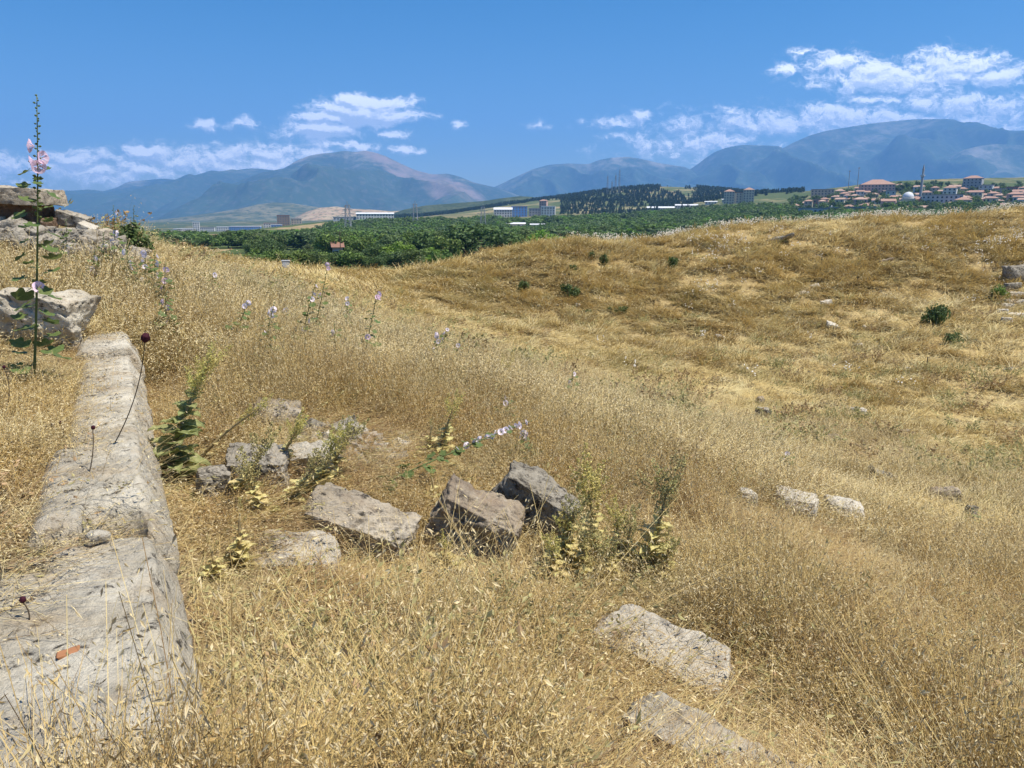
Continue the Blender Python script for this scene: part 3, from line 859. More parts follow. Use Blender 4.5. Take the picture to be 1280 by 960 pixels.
# 5b. weeds of other kinds between the grasses
def weed(mat, nst, h, r, leaf):
    mb = MB()
    for i in range(nst):
        a = rng.uniform(0, 6.283); q = rng.uniform(0, r)
        tip, hd = blade(mb, (q * math.cos(a), q * math.sin(a), -.03), a, h * rng.uniform(.6, 1), rng.uniform(.1, .9), leaf * .25, 4, .1)
        b = Vector((q * math.cos(a), q * math.sin(a), 0))
        for j in range(9):
            p = b.lerp(tip, rng.uniform(.25, 1)); d = Vector((rng.normal(), rng.normal(), rng.normal() * .6 + .2))
            spikelet(mb, p, d, leaf * rng.uniform(.6, 1.4), leaf * .5)
    return mb
wmats = ['weed_olive', 'weed_brown', 'weed_olive']
pr = [mk(weed(None, 14, .42, .12, .028), M[k]) for k in wmats]
pts, rt, sc, g = place(1200, 1.6, 12, 131, lambda x, y, r_: (fbm(x * .8, y * .8, 83) > .5).astype(float))
scatter("dry_weeds", pts, rt, sc, g.integers(0, 3, len(pts)), pr, "dry brown and olive weeds scattered through the grass", "weeds")
pr = [mk(weed(None, 16, .55, .35, .09), M[k]) for k in wmats]
pts, rt, sc, g = place(1500, 13, 66, 133, lambda x, y, r_: .25 + .75 * sstep(.42, .62, fbm(x * .22, y * .22, 85)), sl=(.4, 1.1))
scatter("hillside_weeds", pts, rt, sc, g.integers(0, 3, len(pts)), pr, "patches of dull brown and olive weeds on the hollow's slopes", "weeds")
# 6. white seed heads along the crest of the bank
def seedplant(hh, nst):
    mb = MB()
    for i in range(nst):
        a = rng.uniform(0, 6.283); q = rng.uniform(0, .3)
        h = hh * rng.uniform(.6, 1.0)
        tip, hd = blade(mb, (q * math.cos(a), q * math.sin(a), 0), a, h, rng.uniform(0, .25), .012, 2, 0, mi=1)
        for j in range(2):
            c = tip + Vector((rng.normal() * .03, rng.normal() * .03, rng.uniform(-.12, .03)))
            r0 = rng.uniform(.022, .042)
            vs = [c + Vector(d) * r0 for d in ((1, 0, 0), (-1, 0, 0), (0, 1, 0), (0, -1, 0), (0, 0, 1), (0, 0, -1))]
            mb.add(vs, [(0, 2, 4), (2, 1, 4), (1, 3, 4), (3, 0, 4), (2, 0, 5), (1, 2, 5), (3, 1, 5), (0, 3, 5)], 0)
    return mb
pr = [mk(seedplant(.75, 5), [M['white_flower'], M['stemdry']]) for _ in range(4)]
g0 = np.random.default_rng(9)
pp = []
while len(pp) < 900:
    u = g0.uniform(660, 1420)
    th_ = math.atan((u - 640) / PXF / 1.0); 
    rs = np.linspace(44, 78, 70); el = ground(rs * math.sin(th_), rs * math.cos(th_), False) / rs
    r_ = rs[int(np.argmax(el))] + abs(g0.normal(0, 3.0)) - .4
    w_ = np.interp(u, [660, 740, 900, 1280], [.10, .45, .8, 1])
    if g0.random() < w_ * (.3 + vnoise(u / 18, r_ / 2, 3)): pp.append((r_ * math.sin(th_), r_ * math.cos(th_)))
for (cu, cv, su, sv, k_) in [(960, 320, 60, 14, 26), (1220, 300, 45, 14, 34), (900, 360, 40, 18, 16), (930, 300, 40, 10, 18), (1000, 440, 200, 40, 10), (1250, 330, 30, 20, 12)]:
    for _ in range(k_):
        q_, t_ = hit(g0.normal(cu, su), g0.normal(cv, sv), 14); pp.append((q_[0], q_[1]))
pp = np.array(pp)
N = len(pp)
scatter("white_seed_heads", np.stack([pp[:, 0], pp[:, 1], ground(pp[:, 0], pp[:, 1])], 1), np.stack([np.zeros(N), np.zeros(N), g0.uniform(0, 6.28, N)], 1),
        np.repeat(g0.uniform(.6, 1.25, N)[:, None], 3, 1), g0.integers(0, 4, N), pr, "white fluffy seed heads lining the crest of the opposite bank", "wildflowers")

# ------------------------------------------------------------------ stones
def _cube_surface(nq):
    bm = bmesh.new(); bmesh.ops.create_cube(bm, size=2.0)
    bmesh.ops.subdivide_edges(bm, edges=bm.edges[:], cuts=nq, use_grid_fill=True)
    v = np.array([x.co[:] for x in bm.verts]); f = [tuple(k.index for k in q.verts) for q in bm.faces]
    bm.free(); return v, f
_CS = {k: _cube_surface(k) for k in (5, 14, 34, 56)}
def displace(V, seed, amp, freq, octv=5, ridg=0.0):
    o = Vector((seed * 3.7, seed * 1.3, seed * 7.1))
    out = np.empty(len(V))
    for i, p in enumerate(V):
        q = Vector(p) * freq + o
        a = mnoise.fractal(q, .9, 2.1, octv)
        if ridg:
            a -= ridg * abs(mnoise.noise(q * .8 + Vector((9, 1, 4))))
            pz_ = mnoise.noise(q * 4.3 + Vector((3, 7, 2)))
            if pz_ > .18: a -= (pz_ - .18) * 1.1
        out[i] = a
    return out * amp
def rock_mesh(name, dims, seed, mat, nq=14, rnd=.25, jag=.18, amp=.05, freq=None):
    V0, F = _CS[nq]
    g = np.random.default_rng(seed)
    off = g.uniform(-jag, jag, (2, 2, 2, 3))
    t = (V0 + 1) / 2
    w = np.zeros_like(V0)
    for i in (0, 1):
        for j in (0, 1):
            for k in (0, 1):
                wt = (t[:, 0] if i else 1 - t[:, 0]) * (t[:, 1] if j else 1 - t[:, 1]) * (t[:, 2] if k else 1 - t[:, 2])
                w += wt[:, None] * off[i, j, k]
    sph = V0 / np.linalg.norm(V0, axis=1, keepdims=True)
    V = V0 * (1 - rnd) + sph * 1.2 * rnd + w
    D = np.array(dims) / 2
    V = V * D
    s = max(dims)
    nrm = sph
    dd = displace(V / s, seed, amp * s, freq or 2.6, 6, .6)
    V = V + nrm * dd[:, None]
    me = bpy.data.meshes.new(name); me.from_pydata(V.tolist(), [], F)
    me.materials.append(mat); me.polygons.foreach_set('use_smooth', [True] * len(F)); me.update()
    return me
def stone(name, u, v, dims, rot, seed, mat, label, group=None, nq=14, rnd=.25, jag=.18, amp=.05, lift=.3, cat="stone", loc=None):
    o = bpy.data.objects.new(name, rock_mesh(name, dims, seed, mat, nq, rnd, jag, amp)); COL.objects.link(o)
    p = hit(u, v)[0] if loc is None else loc
    o.location = (p[0], p[1], p[2] + dims[2] * lift)
    o.rotation_euler = rot
    return tag(o, label, cat, group)
def wpx(px, u, v):
    return px / PXF * hit(u, v)[1]
def big_stone(u, v, w, d, h, rot, seed, mat, label, **k):
    return stone("fallen_stone", u, v, (w, d, h), rot, seed, mat, label, nq=56, **k)
big_stone(450, 686, .56, .34, .28, (.18, .26, -.22), 3, M['stone'], "cream block with a pitted sloping top, left of the two stones leaning together", rnd=.2, jag=.2, amp=.075, lift=.45)
big_stone(596, 690, .52, .32, .36, (.12, .42, -.18), 8, M['stone_tan'], "tan broken block with a pale upper edge, middle of the three fallen stones", rnd=.2, jag=.22, amp=.08, lift=.45)
big_stone(660, 668, .50, .30, .38, (.15, .52, -.15), 14, M['stone_lichen'], "grey block crusted with black and white lichen behind the tan stone", rnd=.22, jag=.2, amp=.08, lift=.5)
big_stone(824, 838, .55, .31, .18, (.22, .24, -.40), 21, M['stone_white'], "whitish flat topped block half sunk in grass below the withered mulleins", rnd=.28, jag=.2, amp=.05, lift=.45)
big_stone(762, 832, .14, .2, .22, (.2, .1, -.3), 22, M['stone'], "narrow cream stone leaning at the left end of the whitish block", rnd=.2, jag=.16, amp=.05, lift=.4)
big_stone(886, 990, .60, .24, .22, (.16, .22, -.45), 27, M['block'], "long grey and cream slab at the bottom edge among tall straw", rnd=.26, jag=.2, amp=.06, lift=.5)
big_stone(325, 600, .36, .24, .20, (.2, .05, .2), 31, M['rubble'], "grey lichened stone beside the withered plant, right of the mullein", rnd=.2, amp=.06, lift=.4)
big_stone(268, 622, .17, .15, .20, (.1, .1, .5), 33, M['rubble'], "small pitted grey stone under the green mullein by the wall", rnd=.3, amp=.07, lift=.4)
big_stone(385, 588, .42, .22, .18, (.35, -.25, -.3), 36, M['stone_white'], "pale tilted stone under the withered plant, left of the cream block", rnd=.2, amp=.05, lift=.4)
big_stone(372, 706, .42, .34, .14, (.15, .1, .2), 39, M['stone_white'], "flat pale stone sunk in the straw in front of the cream block", rnd=.3, amp=.06, lift=.22)
big_stone(345, 522, .36, .3, .16, (.1, .1, .2), 41, M['stone'], "half buried straw coloured stone beyond the withered plant", rnd=.4, amp=.05, lift=.2)
big_stone(990, 652, .44, .30, .26, (.05, .2, -.2), 43, M['stone_white'], "pale flat stone in the grass, left neighbour of the round white one", rnd=.4, amp=.06, lift=.65)
big_stone(1050, 664, .40, .30, .30, (.05, .12, -.2), 44, M['stone_white'], "rounded white stone in the grass at right", rnd=.5, amp=.05, jag=.1, lift=.65)
big_stone(932, 640, .18, .16, .22, (.05, .1, -.1), 45, M['stone_white'], "small white stone at the left end of the pale row", rnd=.5, amp=.04, lift=.5)
# gravel patch: a loose spill of stone chips
def gravel(name, spots, label):
    mb = MB(); g = np.random.default_rng(77)
    V0, F = _CS[5]
    for (u, v, su, sv, k) in spots:
        for _ in range(k):
            p, t = hit(g.normal(u, su), g.normal(v, sv))
            s = g.gamma(2.2, .010) + .008
            ico = [Vector(d) for d in ((1, 0, 0), (-1, 0, 0), (0, 1, 0), (0, -1, 0), (0, 0, 1), (0, 0, -1))]
            E = Euler(g.uniform(0, 6, 3)).to_matrix()
            vs = [Vector(p) + Vector((0, 0, s * .3)) + E @ (d * s * g.uniform(.6, 1.3)) for d in ico]
            mb.add(vs, [(0, 2, 4), (2, 1, 4), (1, 3, 4), (3, 0, 4), (2, 0, 5), (1, 2, 5), (3, 1, 5), (0, 3, 5)], int(g.integers(0, 2)))
    o = mb.build(name, [M['rubble'], M['stone_white']])
    tag(o, label, "gravel", kind="stuff")
gravel("stone_chips", [(430, 552, 28, 6, 260), (470, 565, 25, 6, 240), (395, 575, 20, 8, 120), (505, 575, 12, 5, 50), (70, 690, 40, 14, 150), (120, 610, 20, 14, 60)], "loose pale stone chips spilling over the bare soil")

# ------------------------------------------------------------------ wall of long moulded blocks on the left
def wall_block(name, s0, s1, qback, ztop, seed, label, notch=False, depth=.62, taper=0.0):
    NS, NP = int((s1 - s0) / .022) + 8, 0
    prof = [(qback, -depth), (qback, -.3), (qback + .01, -.05), (qback + .05, -.005)]
    prof += [(q_, 0.0 - .004 * (k % 2)) for k, q_ in enumerate(np.linspace(qback + .09, -.06, 22))]
    prof += [(-.035, -.001), (-.015, -.003), (0.0, -.010), (.008, -.03), (.02, -.06), (.038, -.095), (.056, -.13), (.072, -.165), (.085, -.20), (.095, -.235), (.096, -.262), (.08, -.285), (.075, -.31), (.07, -.36), (.068, -.42), (.066, -.5), (.06, -depth)]
    pr_ = np.array(prof); NP = len(pr_)
    V = []
    o3 = Vector((seed * 2.1, 5.3, seed))
    for i in range(NS):
        f = i / (NS - 1); s = s0 + (s1 - s0) * f
        endr = min(1, min(f, 1 - f) * (s1 - s0) / .025)      # worn ends
        for (q, z) in pr_:
            zz = z; qq = q; ss = s
            p = Vector((s * 1.0, q * 1.2, z * 1.2))
            a = mnoise.fractal(p * 3.2 + o3, .9, 2.0, 5); b = mnoise.fractal(p * 13 + o3, .8, 2.1, 4)
            ck = abs(mnoise.noise(p * 2.3 + o3 * 3)); cr = max(0.0, 1 - ck * 16) * (1 if z > -.25 else 0)
            zz += a * .013 + b * .010 - (1 - endr) * .02 - cr * .018
            qq += mnoise.fractal(p * 2.6 - o3, .9, 2.0, 5) * .018 * (1 if q > -.1 else .8) + b * .005 - (1 - endr) * .012 * (1 if q > -.1 else 0)
            ss += mnoise.fractal(p * 4 + o3 * 2, .9, 2, 4) * .03 * (1 - endr)
            if notch:   # broken hollow eaten out of the near end
                k = max(0.0, 1 - (s - s0) / .22) * max(0.0, 1 - abs(q + .10) / .12)
                zz -= min(.20, k * .75) * (1 if z > -.3 else 0)
            w = WA + WD * ss + WN * (qq - taper * f)
            V.append((w[0], w[1], ztop + zz))
    F = []
    for i in range(NS - 1):
        for j in range(NP - 1):
            F.append((i * NP + j, i * NP + j + 1, (i + 1) * NP + j + 1, (i + 1) * NP + j))
    # rough caps, a little dished
    for i, flip in ((0, False), (NS - 1, True)):
        cidx = len(V); mid = np.mean([V[i * NP + j] for j in range(NP)], 0)
        mid[2] = ztop - depth * .75
        V.append(tuple(mid + np.array((*(WD * (.02 if not flip else -.02)), 0))))
        for j in range(NP):
            a, b = i * NP + j, i * NP + (j + 1) % NP
            F.append((cidx, b, a) if not flip else (cidx, a, b))
    me = bpy.data.meshes.new(name); c = np.mean(V, 0)
    me.from_pydata((np.array(V) - c).tolist(), [], F); me.materials.append(M['block'])
    me.polygons.foreach_set('use_smooth', [True] * len(F)); me.update()
    bm = bmesh.new(); bm.from_mesh(me); bmesh.ops.recalc_face_normals(bm, faces=bm.faces[:]); bm.to_mesh(me); bm.free()
    o = bpy.data.objects.new(name, me); COL.objects.link(o); o.location = c
    return tag(o, label, "stone block", "marble blocks of the seat wall")
SJ = s_at(152, 556)
wall_block("wall_block", -.02, S1 - .012, -.80, WALL_Z - .035, 2, "nearest cream marble block of the wall, flat streaked top, lower left corner")
wall_block("wall_block", S1 + .012, SJ - .012, -.40, WALL_Z + .03, 5, "cream marble block with moulded right edge and dark broken hollow at its near end", True)
wall_block("wall_block", SJ + .012, s_at(160, 440) - .1, -.36, WALL_Z - .005, 7, "flat grey topped marble block farther up the wall, half covered by straw")
wall_block("wall_block", s_at(160, 440) - .06, s_at(160, 424) + .1, -.40, WALL_Z + .06, 9, "short rough block at the far end of the wall")
_p = _onz(124, 677, WALL_Z - .03)[:2]
stone("pebble", 0, 0, (.07, .045, .035), (.1, .2, .5), 51, M['stone_white'], "smooth cream pebble lying on the nearest wall block by the hollow", rnd=.8, jag=.08, amp=.02, lift=.35, cat="pebble", loc=(_p[0], _p[1], WALL_Z - .02))
_p = _onz(85, 812, WALL_Z - .03)[:2]
stone("terracotta_shard", 0, 0, (.06, .03, .012), (.1, .1, .9), 52, plain('terracotta', (.33, .15, .07), .9, .2, 20), "small orange terracotta shard on the nearest wall block", rnd=.2, jag=.25, amp=.03, lift=.3, cat="shard", loc=(_p[0], _p[1], WALL_Z - .045))

# the ruined masonry at the far left
g = np.random.default_rng(8)
stone("ruin_boulder", 56, 430, (.70, .42, .50), (.12, .15, .1), 61, M['block'], "large whitish weathered boulder behind the hollyhock at left", nq=56, rnd=.25, jag=.3, amp=.08, lift=.35, cat="boulder")
rp, rt_ = hit(30, 304)
def ruin(u, vb, t, w, d, h, rot, seed, mat, label, **k):
    p = P(u, vb, t)
    stone("ruin_block", 0, 0, (w, d, h), rot, seed, mat, label, loc=(p[0], p[1], p[2] + h * .5), lift=0, cat="stone block", **k)
RT = 11.0
ruin(18, 255, RT, 1.10, .8, .24, (.02, .05, .12), 62, M['stone'], "thick grey capping slab on top of the ruin at the left edge", nq=34, rnd=.06, jag=.08, amp=.03)
ruin(10, 274, RT + .12, 1.05, .6, .25, (0, .02, .1), 63, M['stone_shade_brown'], "block under the capping slab, coloured dark brown as its overhang shadow", nq=34, rnd=.06, jag=.06, amp=.03)  # the slab's overhang shadow is put into this block's colour
ruin(2, 292, RT + .05, .34, .5, .24, (0, 0, .1), 64, M['stone'], "upright support stone under the brown block, at the very edge", rnd=.1, amp=.04)
ruin(48, 288, RT + .1, .42, .4, .20, (0, .1, .3), 65, M['stone_shade_brown'], "stone coloured dark brown as shade under the right end of the capping slab", rnd=.2, amp=.06)
ruin(92, 283, RT + .4, .46, .3, .20, (.1, .25, .3), 66, M['rubble'], "grey lichened block just right of the slab on the rubble crest", rnd=.15, amp=.06)
ruin(110, 293, RT + .2, .24, .2, .16, (.3, .5, .2), 67, M['stone_white'], "white angular stone tipped up on the rubble crest", rnd=.1, amp=.05)
ruin(120, 300, RT + .1, .60, .4, .14, (.0, .05, -.1), 68, M['rubble'], "flat grey slab lying at the right of the rubble", rnd=.12, amp=.06)
ruin(150, 318, RT + .2, .34, .3, .16, (.1, .05, -.1), 69, M['stone_white'], "pale flat stone below the dark bush on the rubble", rnd=.15, amp=.06)
for i in range(58):
    u = g.uniform(4, 175); v0 = np.interp(u, [0, 60, 110, 175], [286, 286, 292, 312])
    v = v0 + abs(g.normal(0, 13)); t = RT - .2 - (v - v0) * .03 + g.normal(0, .1)
    s = g.uniform(.10, .30)
    p = P(u, v, t)
    stone("rubble_stone", 0, 0, (s * 1.3, s, s * .7), tuple(g.uniform(-.5, .5, 3)), 200 + i, M['rubble'] if g.random() < .75 else M['stone'],
          "small grey stone tumbled in the heap of the ruin at left", "tumbled stones of the ruin", nq=5, rnd=.3, jag=.4, amp=.10, lift=0, loc=(p[0], p[1], min(max(p[2], gz(p[0], p[1]) + .05), gz(p[0], p[1]) + .22)))

# stones strewn over the hollow and the opposite bank
BANK_STONES = [(953, 527, 15, 11, "lichen", "upright grey stone alone in the hollow, left of the green tuft"), (1044, 556, 18, 7, "tan", "flat tan stone in the hollow below the grey one"),
 (1098, 608, 34, 12, "lichen", "long flat dark stone lying at the foot of the near slope"), (1177, 630, 26, 13, "tan", "squared brown grey stone at the foot of the near slope"),
 (1073, 522, 14, 7, "white", "pale stone touching a green tuft in the hollow"), (1019, 359, 14, 6, "white", "pale upper stone of two on the bank"), (1005, 367, 13, 4, "white", "pale flat lower stone of two on the bank"),
 (1033, 382, 11, 9, "white", "white blocky stone in the middle of the bank"), (1039, 409, 14, 8, "white", "white tilted slab in the middle of the bank"), (1073, 433, 11, 6, "white", "small white pair of stones low on the bank"),
 (1161, 464, 9, 6, "white", "small white stone beside a wooden stake"), (1136, 464, 6, 6, "white", "tiny white stone left of the stake"), (902, 422, 14, 4, "white", "flat whitish stone at the foot of the bank"),
 (884, 338, 10, 5, "tan", "grey brown stone right of the dark shrub on the upper bank"), (868, 341, 8, 5, "tan", "small dark stone just right of the dark shrub"), (704, 345, 7, 4, "white", "small white stone above the round shrub"),
 (722, 383, 6, 4, "white", "tiny white stone below the round shrub"), (748, 374, 5, 4, "white", "tiny white stone right of the round shrub"), (897, 332, 6, 4, "white", "tiny bright stone high on the bank"),
 (1035, 326, 14, 4, "lichen", "dark flat stone on the upper bank"), (1103, 328, 20, 4, "tan", "long thin ledge of stone on the upper bank"), (969, 302, 36, 5, "lichen", "dark overhanging ledge below the white seed heads"),
 (1081, 411, 6, 5, "white", "small white stone right of the tilted slab"), (818, 432, 5, 3, "white", "tiny white stone at the foot of the bank, far left"), (1262, 463, 14, 4, "lichen", "dark flat stone at the right edge of the bank"),
 (1278, 455, 10, 6, "white", "pale stone at the right edge above the dark one"), (1130, 545, 10, 5, "tan", "dull stone half hidden in the hollow"), (1085, 490, 10, 5, "lichen", "dull grey stone at the foot of the bank"),
 (950, 505, 9, 5, "tan", "pale brown stone just above the upright grey stone"), (1212, 655, 12, 14, "lichen", "thin grey stone standing in the grass at right")]
for i, (u, v, w, h, mk_, lab) in enumerate(BANK_STONES):
    p, t = hit(u, v, 8); k = t / PXF
    stone("field_stone", u, v, (w * k * (1.2 if v > 500 else .95), w * k * .7, h * k * (1.6 if v > 500 else .95)), (g.uniform(-.3, .3), g.uniform(-.35, .35), g.uniform(-.6, .6)), 300 + i,
          {"lichen": M['stone_lichen'], "tan": M['stone_tan'], "white": M['stone_white']}[mk_], lab, "stones strewn over the hollow and bank", rnd=.35, jag=.38, amp=.09, lift=.6 if v > 500 else .22, loc=p)
SEATS = [(1272, 352, 36, 12, "lichen", "large dark rock above the stone seats at the right edge"), (1262, 364, 20, 6, "lichen", "dark stone under the large rock"), (1270, 371, 36, 4, "white", "uppermost pale stone seat at the right edge"),
 (1272, 380, 34, 4, "white", "second pale stone seat at the right edge"), (1258, 386, 16, 4, "white", "short pale seat stone left of the others"), (1252, 393, 14, 4, "white", "short weathered seat stone, third row"),
 (1272, 398, 24, 4, "white", "broken seat stone at the right edge, fourth row"), (1257, 405, 12, 5, "white", "lowest loose seat stone below the rows")]
for i, (u, v, w, h, mk_, lab) in enumerate(SEATS):
    p, t = hit(u, v, 8); k = t / PXF
    stone("seat_stone", u, v, (w * k, w * k * .5, h * k * 1.6), (0, 0, g.uniform(-.15, .05)), 340 + i, M['stone_lichen'] if mk_ == "lichen" else M['stone_white'], lab, "stone seats cut in the bank", rnd=.2, jag=.3, amp=.08, lift=.5, loc=p)
# wooden stake
p, t = hit(1157, 464, 8)
mb = MB(); mb.tube([(0, 0, -.2), (.02, 0, .3), (.03, .02, .62)], [.035, .03, .02], 6)
o = mb.build("wooden_stake", M['bark'], loc=p); tag(o, "short brown wooden stake standing on the bank", "stake")

# ------------------------------------------------------------------ plants
def leafy(mb, c, n, size, rad, flat=1.0, up=.3, mi=0, shell=.0):
    """n leaf faces spread through an ellipsoid"""
    for _ in range(n):
        d = Vector((rng.normal(), rng.normal(), rng.normal())); d.normalize()
        r = rad * (shell + (1 - shell) * rng.random() ** .5)
        p = Vector(c) + Vector((d.x * r, d.y * r, d.z * r * flat))
        nn = (d + Vector((rng.normal(), rng.normal(), rng.normal() + up)) * .7).normalized()
        e1 = nn.orthogonal().normalized(); e1.rotate(Matrix.Rotation(rng.uniform(0, 6.28), 3, nn)); e2 = nn.cross(e1)
        s = size * rng.uniform(.6, 1.3)
        mb.add([p - e1 * s, p + e2 * s * .5 - nn * s * .1, p + e1 * s, p - e2 * s * .5 - nn * s * .1], [(0, 1, 2, 3)], mi)

def disc_leaf(lobes=5, depth=.22, cup=.15):
    mb = MB(); N = 25; vs = [(0, 0, 0)]
    for k in range(N):
        a = -2.75 + 5.5 * k / (N - 1)
        r = 1 - depth * (.5 + .5 * math.cos(a * lobes + math.pi)) 
        r *= .75 + .25 * math.cos(a * .5)
        vs.append((r * math.cos(a) + .35, r * math.sin(a), cup * r * r + .05 * math.cos(a * lobes)))
    mb.add(vs, [(0, k, k + 1) for k in range(1, N)])
    mb.tube([(-.9, 0, -.25), (-.4, 0, -.06), (0, 0, 0)], [.03, .025, .02], 4)
    return mb
def petal_flower(npet=5):
    mb = MB()
    for k in range(npet):
        a = 6.283 * k / npet
        vs = []; fs = []
        for i in range(5):
            f = i / 4
            for j in range(5):
                gq = j / 4 - .5
                w = .15 + 1.05 * f ** .8
                ang = a + gq * w * 1.35
                r = .12 + .88 * f - .10 * f * abs(gq * 2) ** 2
                vs.append((r * math.cos(ang), r * math.sin(ang), .80 * f ** .7 - .16 * f * f + .07 * math.cos(gq * 16 + k) * f))
        for i in range(4):
            for j in range(4): fs.append((i * 5 + j, i * 5 + j + 1, i * 5 + j + 6, i * 5 + j + 5))
        mb.add(vs, fs)
    return mb
def eye_mesh():
    mb = MB(); mb.tube([(0, 0, 0), (0, 0, .25), (0, 0, .5)], [.04, .05, .02], 6); return mb
_proto = {}
def shared(key, fn, mat, smooth=True):
    if key not in _proto:
        o = fn().build(key, mat, linked=False, smooth=smooth); _proto[key] = o.data
    return _proto[key]
def child(name, me, parent, loc, rot, s):
    o = bpy.data.objects.new(name, me); COL.objects.link(o); o.parent = parent
    o.location = loc; o.rotation_euler = rot
    o.scale = (s, s, s) if not isinstance(s, (tuple, list)) else s
    return o
def bud_fn():
    mb = MB(); mb.tube([(-.7, 0, -.2), (-.2, 0, 0), (.1, 0, .05), (.6, 0, .1), (1, 0, .12)], [.1, .12, .5, .42, .06], 6); return mb
def curve_pts(H, lean, bow, n=10):
    return [Vector((lean[0] * f + bow[0] * 4 * f * (1 - f), lean[1] * f + bow[1] * 4 * f * (1 - f), H * f)) for f in [i / (n - 1) for i in range(n)]]
def at_f(pts, f):
    x = f * (len(pts) - 1); i = min(int(x), len(pts) - 2); return pts[i].lerp(pts[i + 1], x - i)
def hollyhock(base, H, label, nleaf=16, flowers=(), lean=(0, 0), bow=(0, 0), leaf_to=.75, leaf=.055, flower=.042, thick=.008, petal='pink', nbud=12, group="wild hollyhocks", leaf0=.05):
    root = empty("hollyhock", base); tag(root, label, "hollyhock", group)
    pts = curve_pts(H, lean, bow)
    mb = MB(); mb.tube(pts, [thick * (1 - .75 * i / 9) for i in range(10)], 6); mb.build("stem", M['stemgreen'], root, smooth=True)
    lm = shared("hollyhock_leaf", disc_leaf, M['holly_leaf'])
    for k in range(nleaf):
        f = leaf0 + (leaf_to - leaf0) * (k + rng.uniform(-.3, .3)) / nleaf; f = max(f, 0.02)
        s = leaf * (1.15 - .8 * f) * rng.uniform(.75, 1.25)
        a = k * 2.4 + rng.uniform(-.4, .4)
        p = at_f(pts, f)
        child("leaf", lm, root, p + Vector((math.cos(a), math.sin(a), .12)) * s * 1.25, (rng.uniform(-.5, .5), rng.uniform(-.15, .7), a), s)
    fm = shared("hollyhock_flower_" + petal, petal_flower, M[petal])
    em = shared("flower_eye", eye_mesh, M['yellow'])
    for f in flowers:
        f, a = f if isinstance(f, tuple) else (f, rng.uniform(0, 6.28))
        s = flower * rng.uniform(.85, 1.15); p = at_f(pts, f)
        d = Vector((math.cos(a), math.sin(a), rng.uniform(-.25, .6))).normalized()
        fl = child("flower", fm, root, p + d * s * .35, d.to_track_quat('Z', 'Y').to_euler(), s)
        child("stamen", em, fl, (0, 0, 0), (0, 0, 0), 1)
    bmh = shared("hollyhock_bud", bud_fn, M['holly_leaf'])
    for k in range(nbud):
        f = leaf_to * .75 + (1 - leaf_to * .75) * (k + .5) / nbud
        a = k * 2.4 + rng.uniform(-.4, .4); s = flower * .52 * (1.25 - .7 * f) * rng.uniform(.8, 1.2)
        child("bud", bmh, root, at_f(pts, f) + Vector((math.cos(a), math.sin(a), .1)) * s * .7, (0, rng.uniform(-.5, .1), a), s)
    return root
def tall_at(u, vb, vt, tmin=1.3):
    """ground point and height so that a plant rooted at (u, vb) reaches up to row vt"""
    p, t = hit(u, vb, tmin); d = ray(u, vt); q = d * (p[1] / d[1]); return p, float(q[2] - p[2])
p, H = tall_at(42, 488, 118); _d = ray(46, 118) * (p[1] / ray(46, 118)[1]); TX = float(_d[0] - p[0])
hollyhock(p, H, "tall pink hollyhock standing against the sky at the left edge", 44, [(.835, 3.4), (.79, 3.6), (.80, -.25), (.775, -.9), (.36, -.6)], (TX, .0), (.015, 0), .80, .075, .042, .011, 'pink', 50, leaf0=.06)
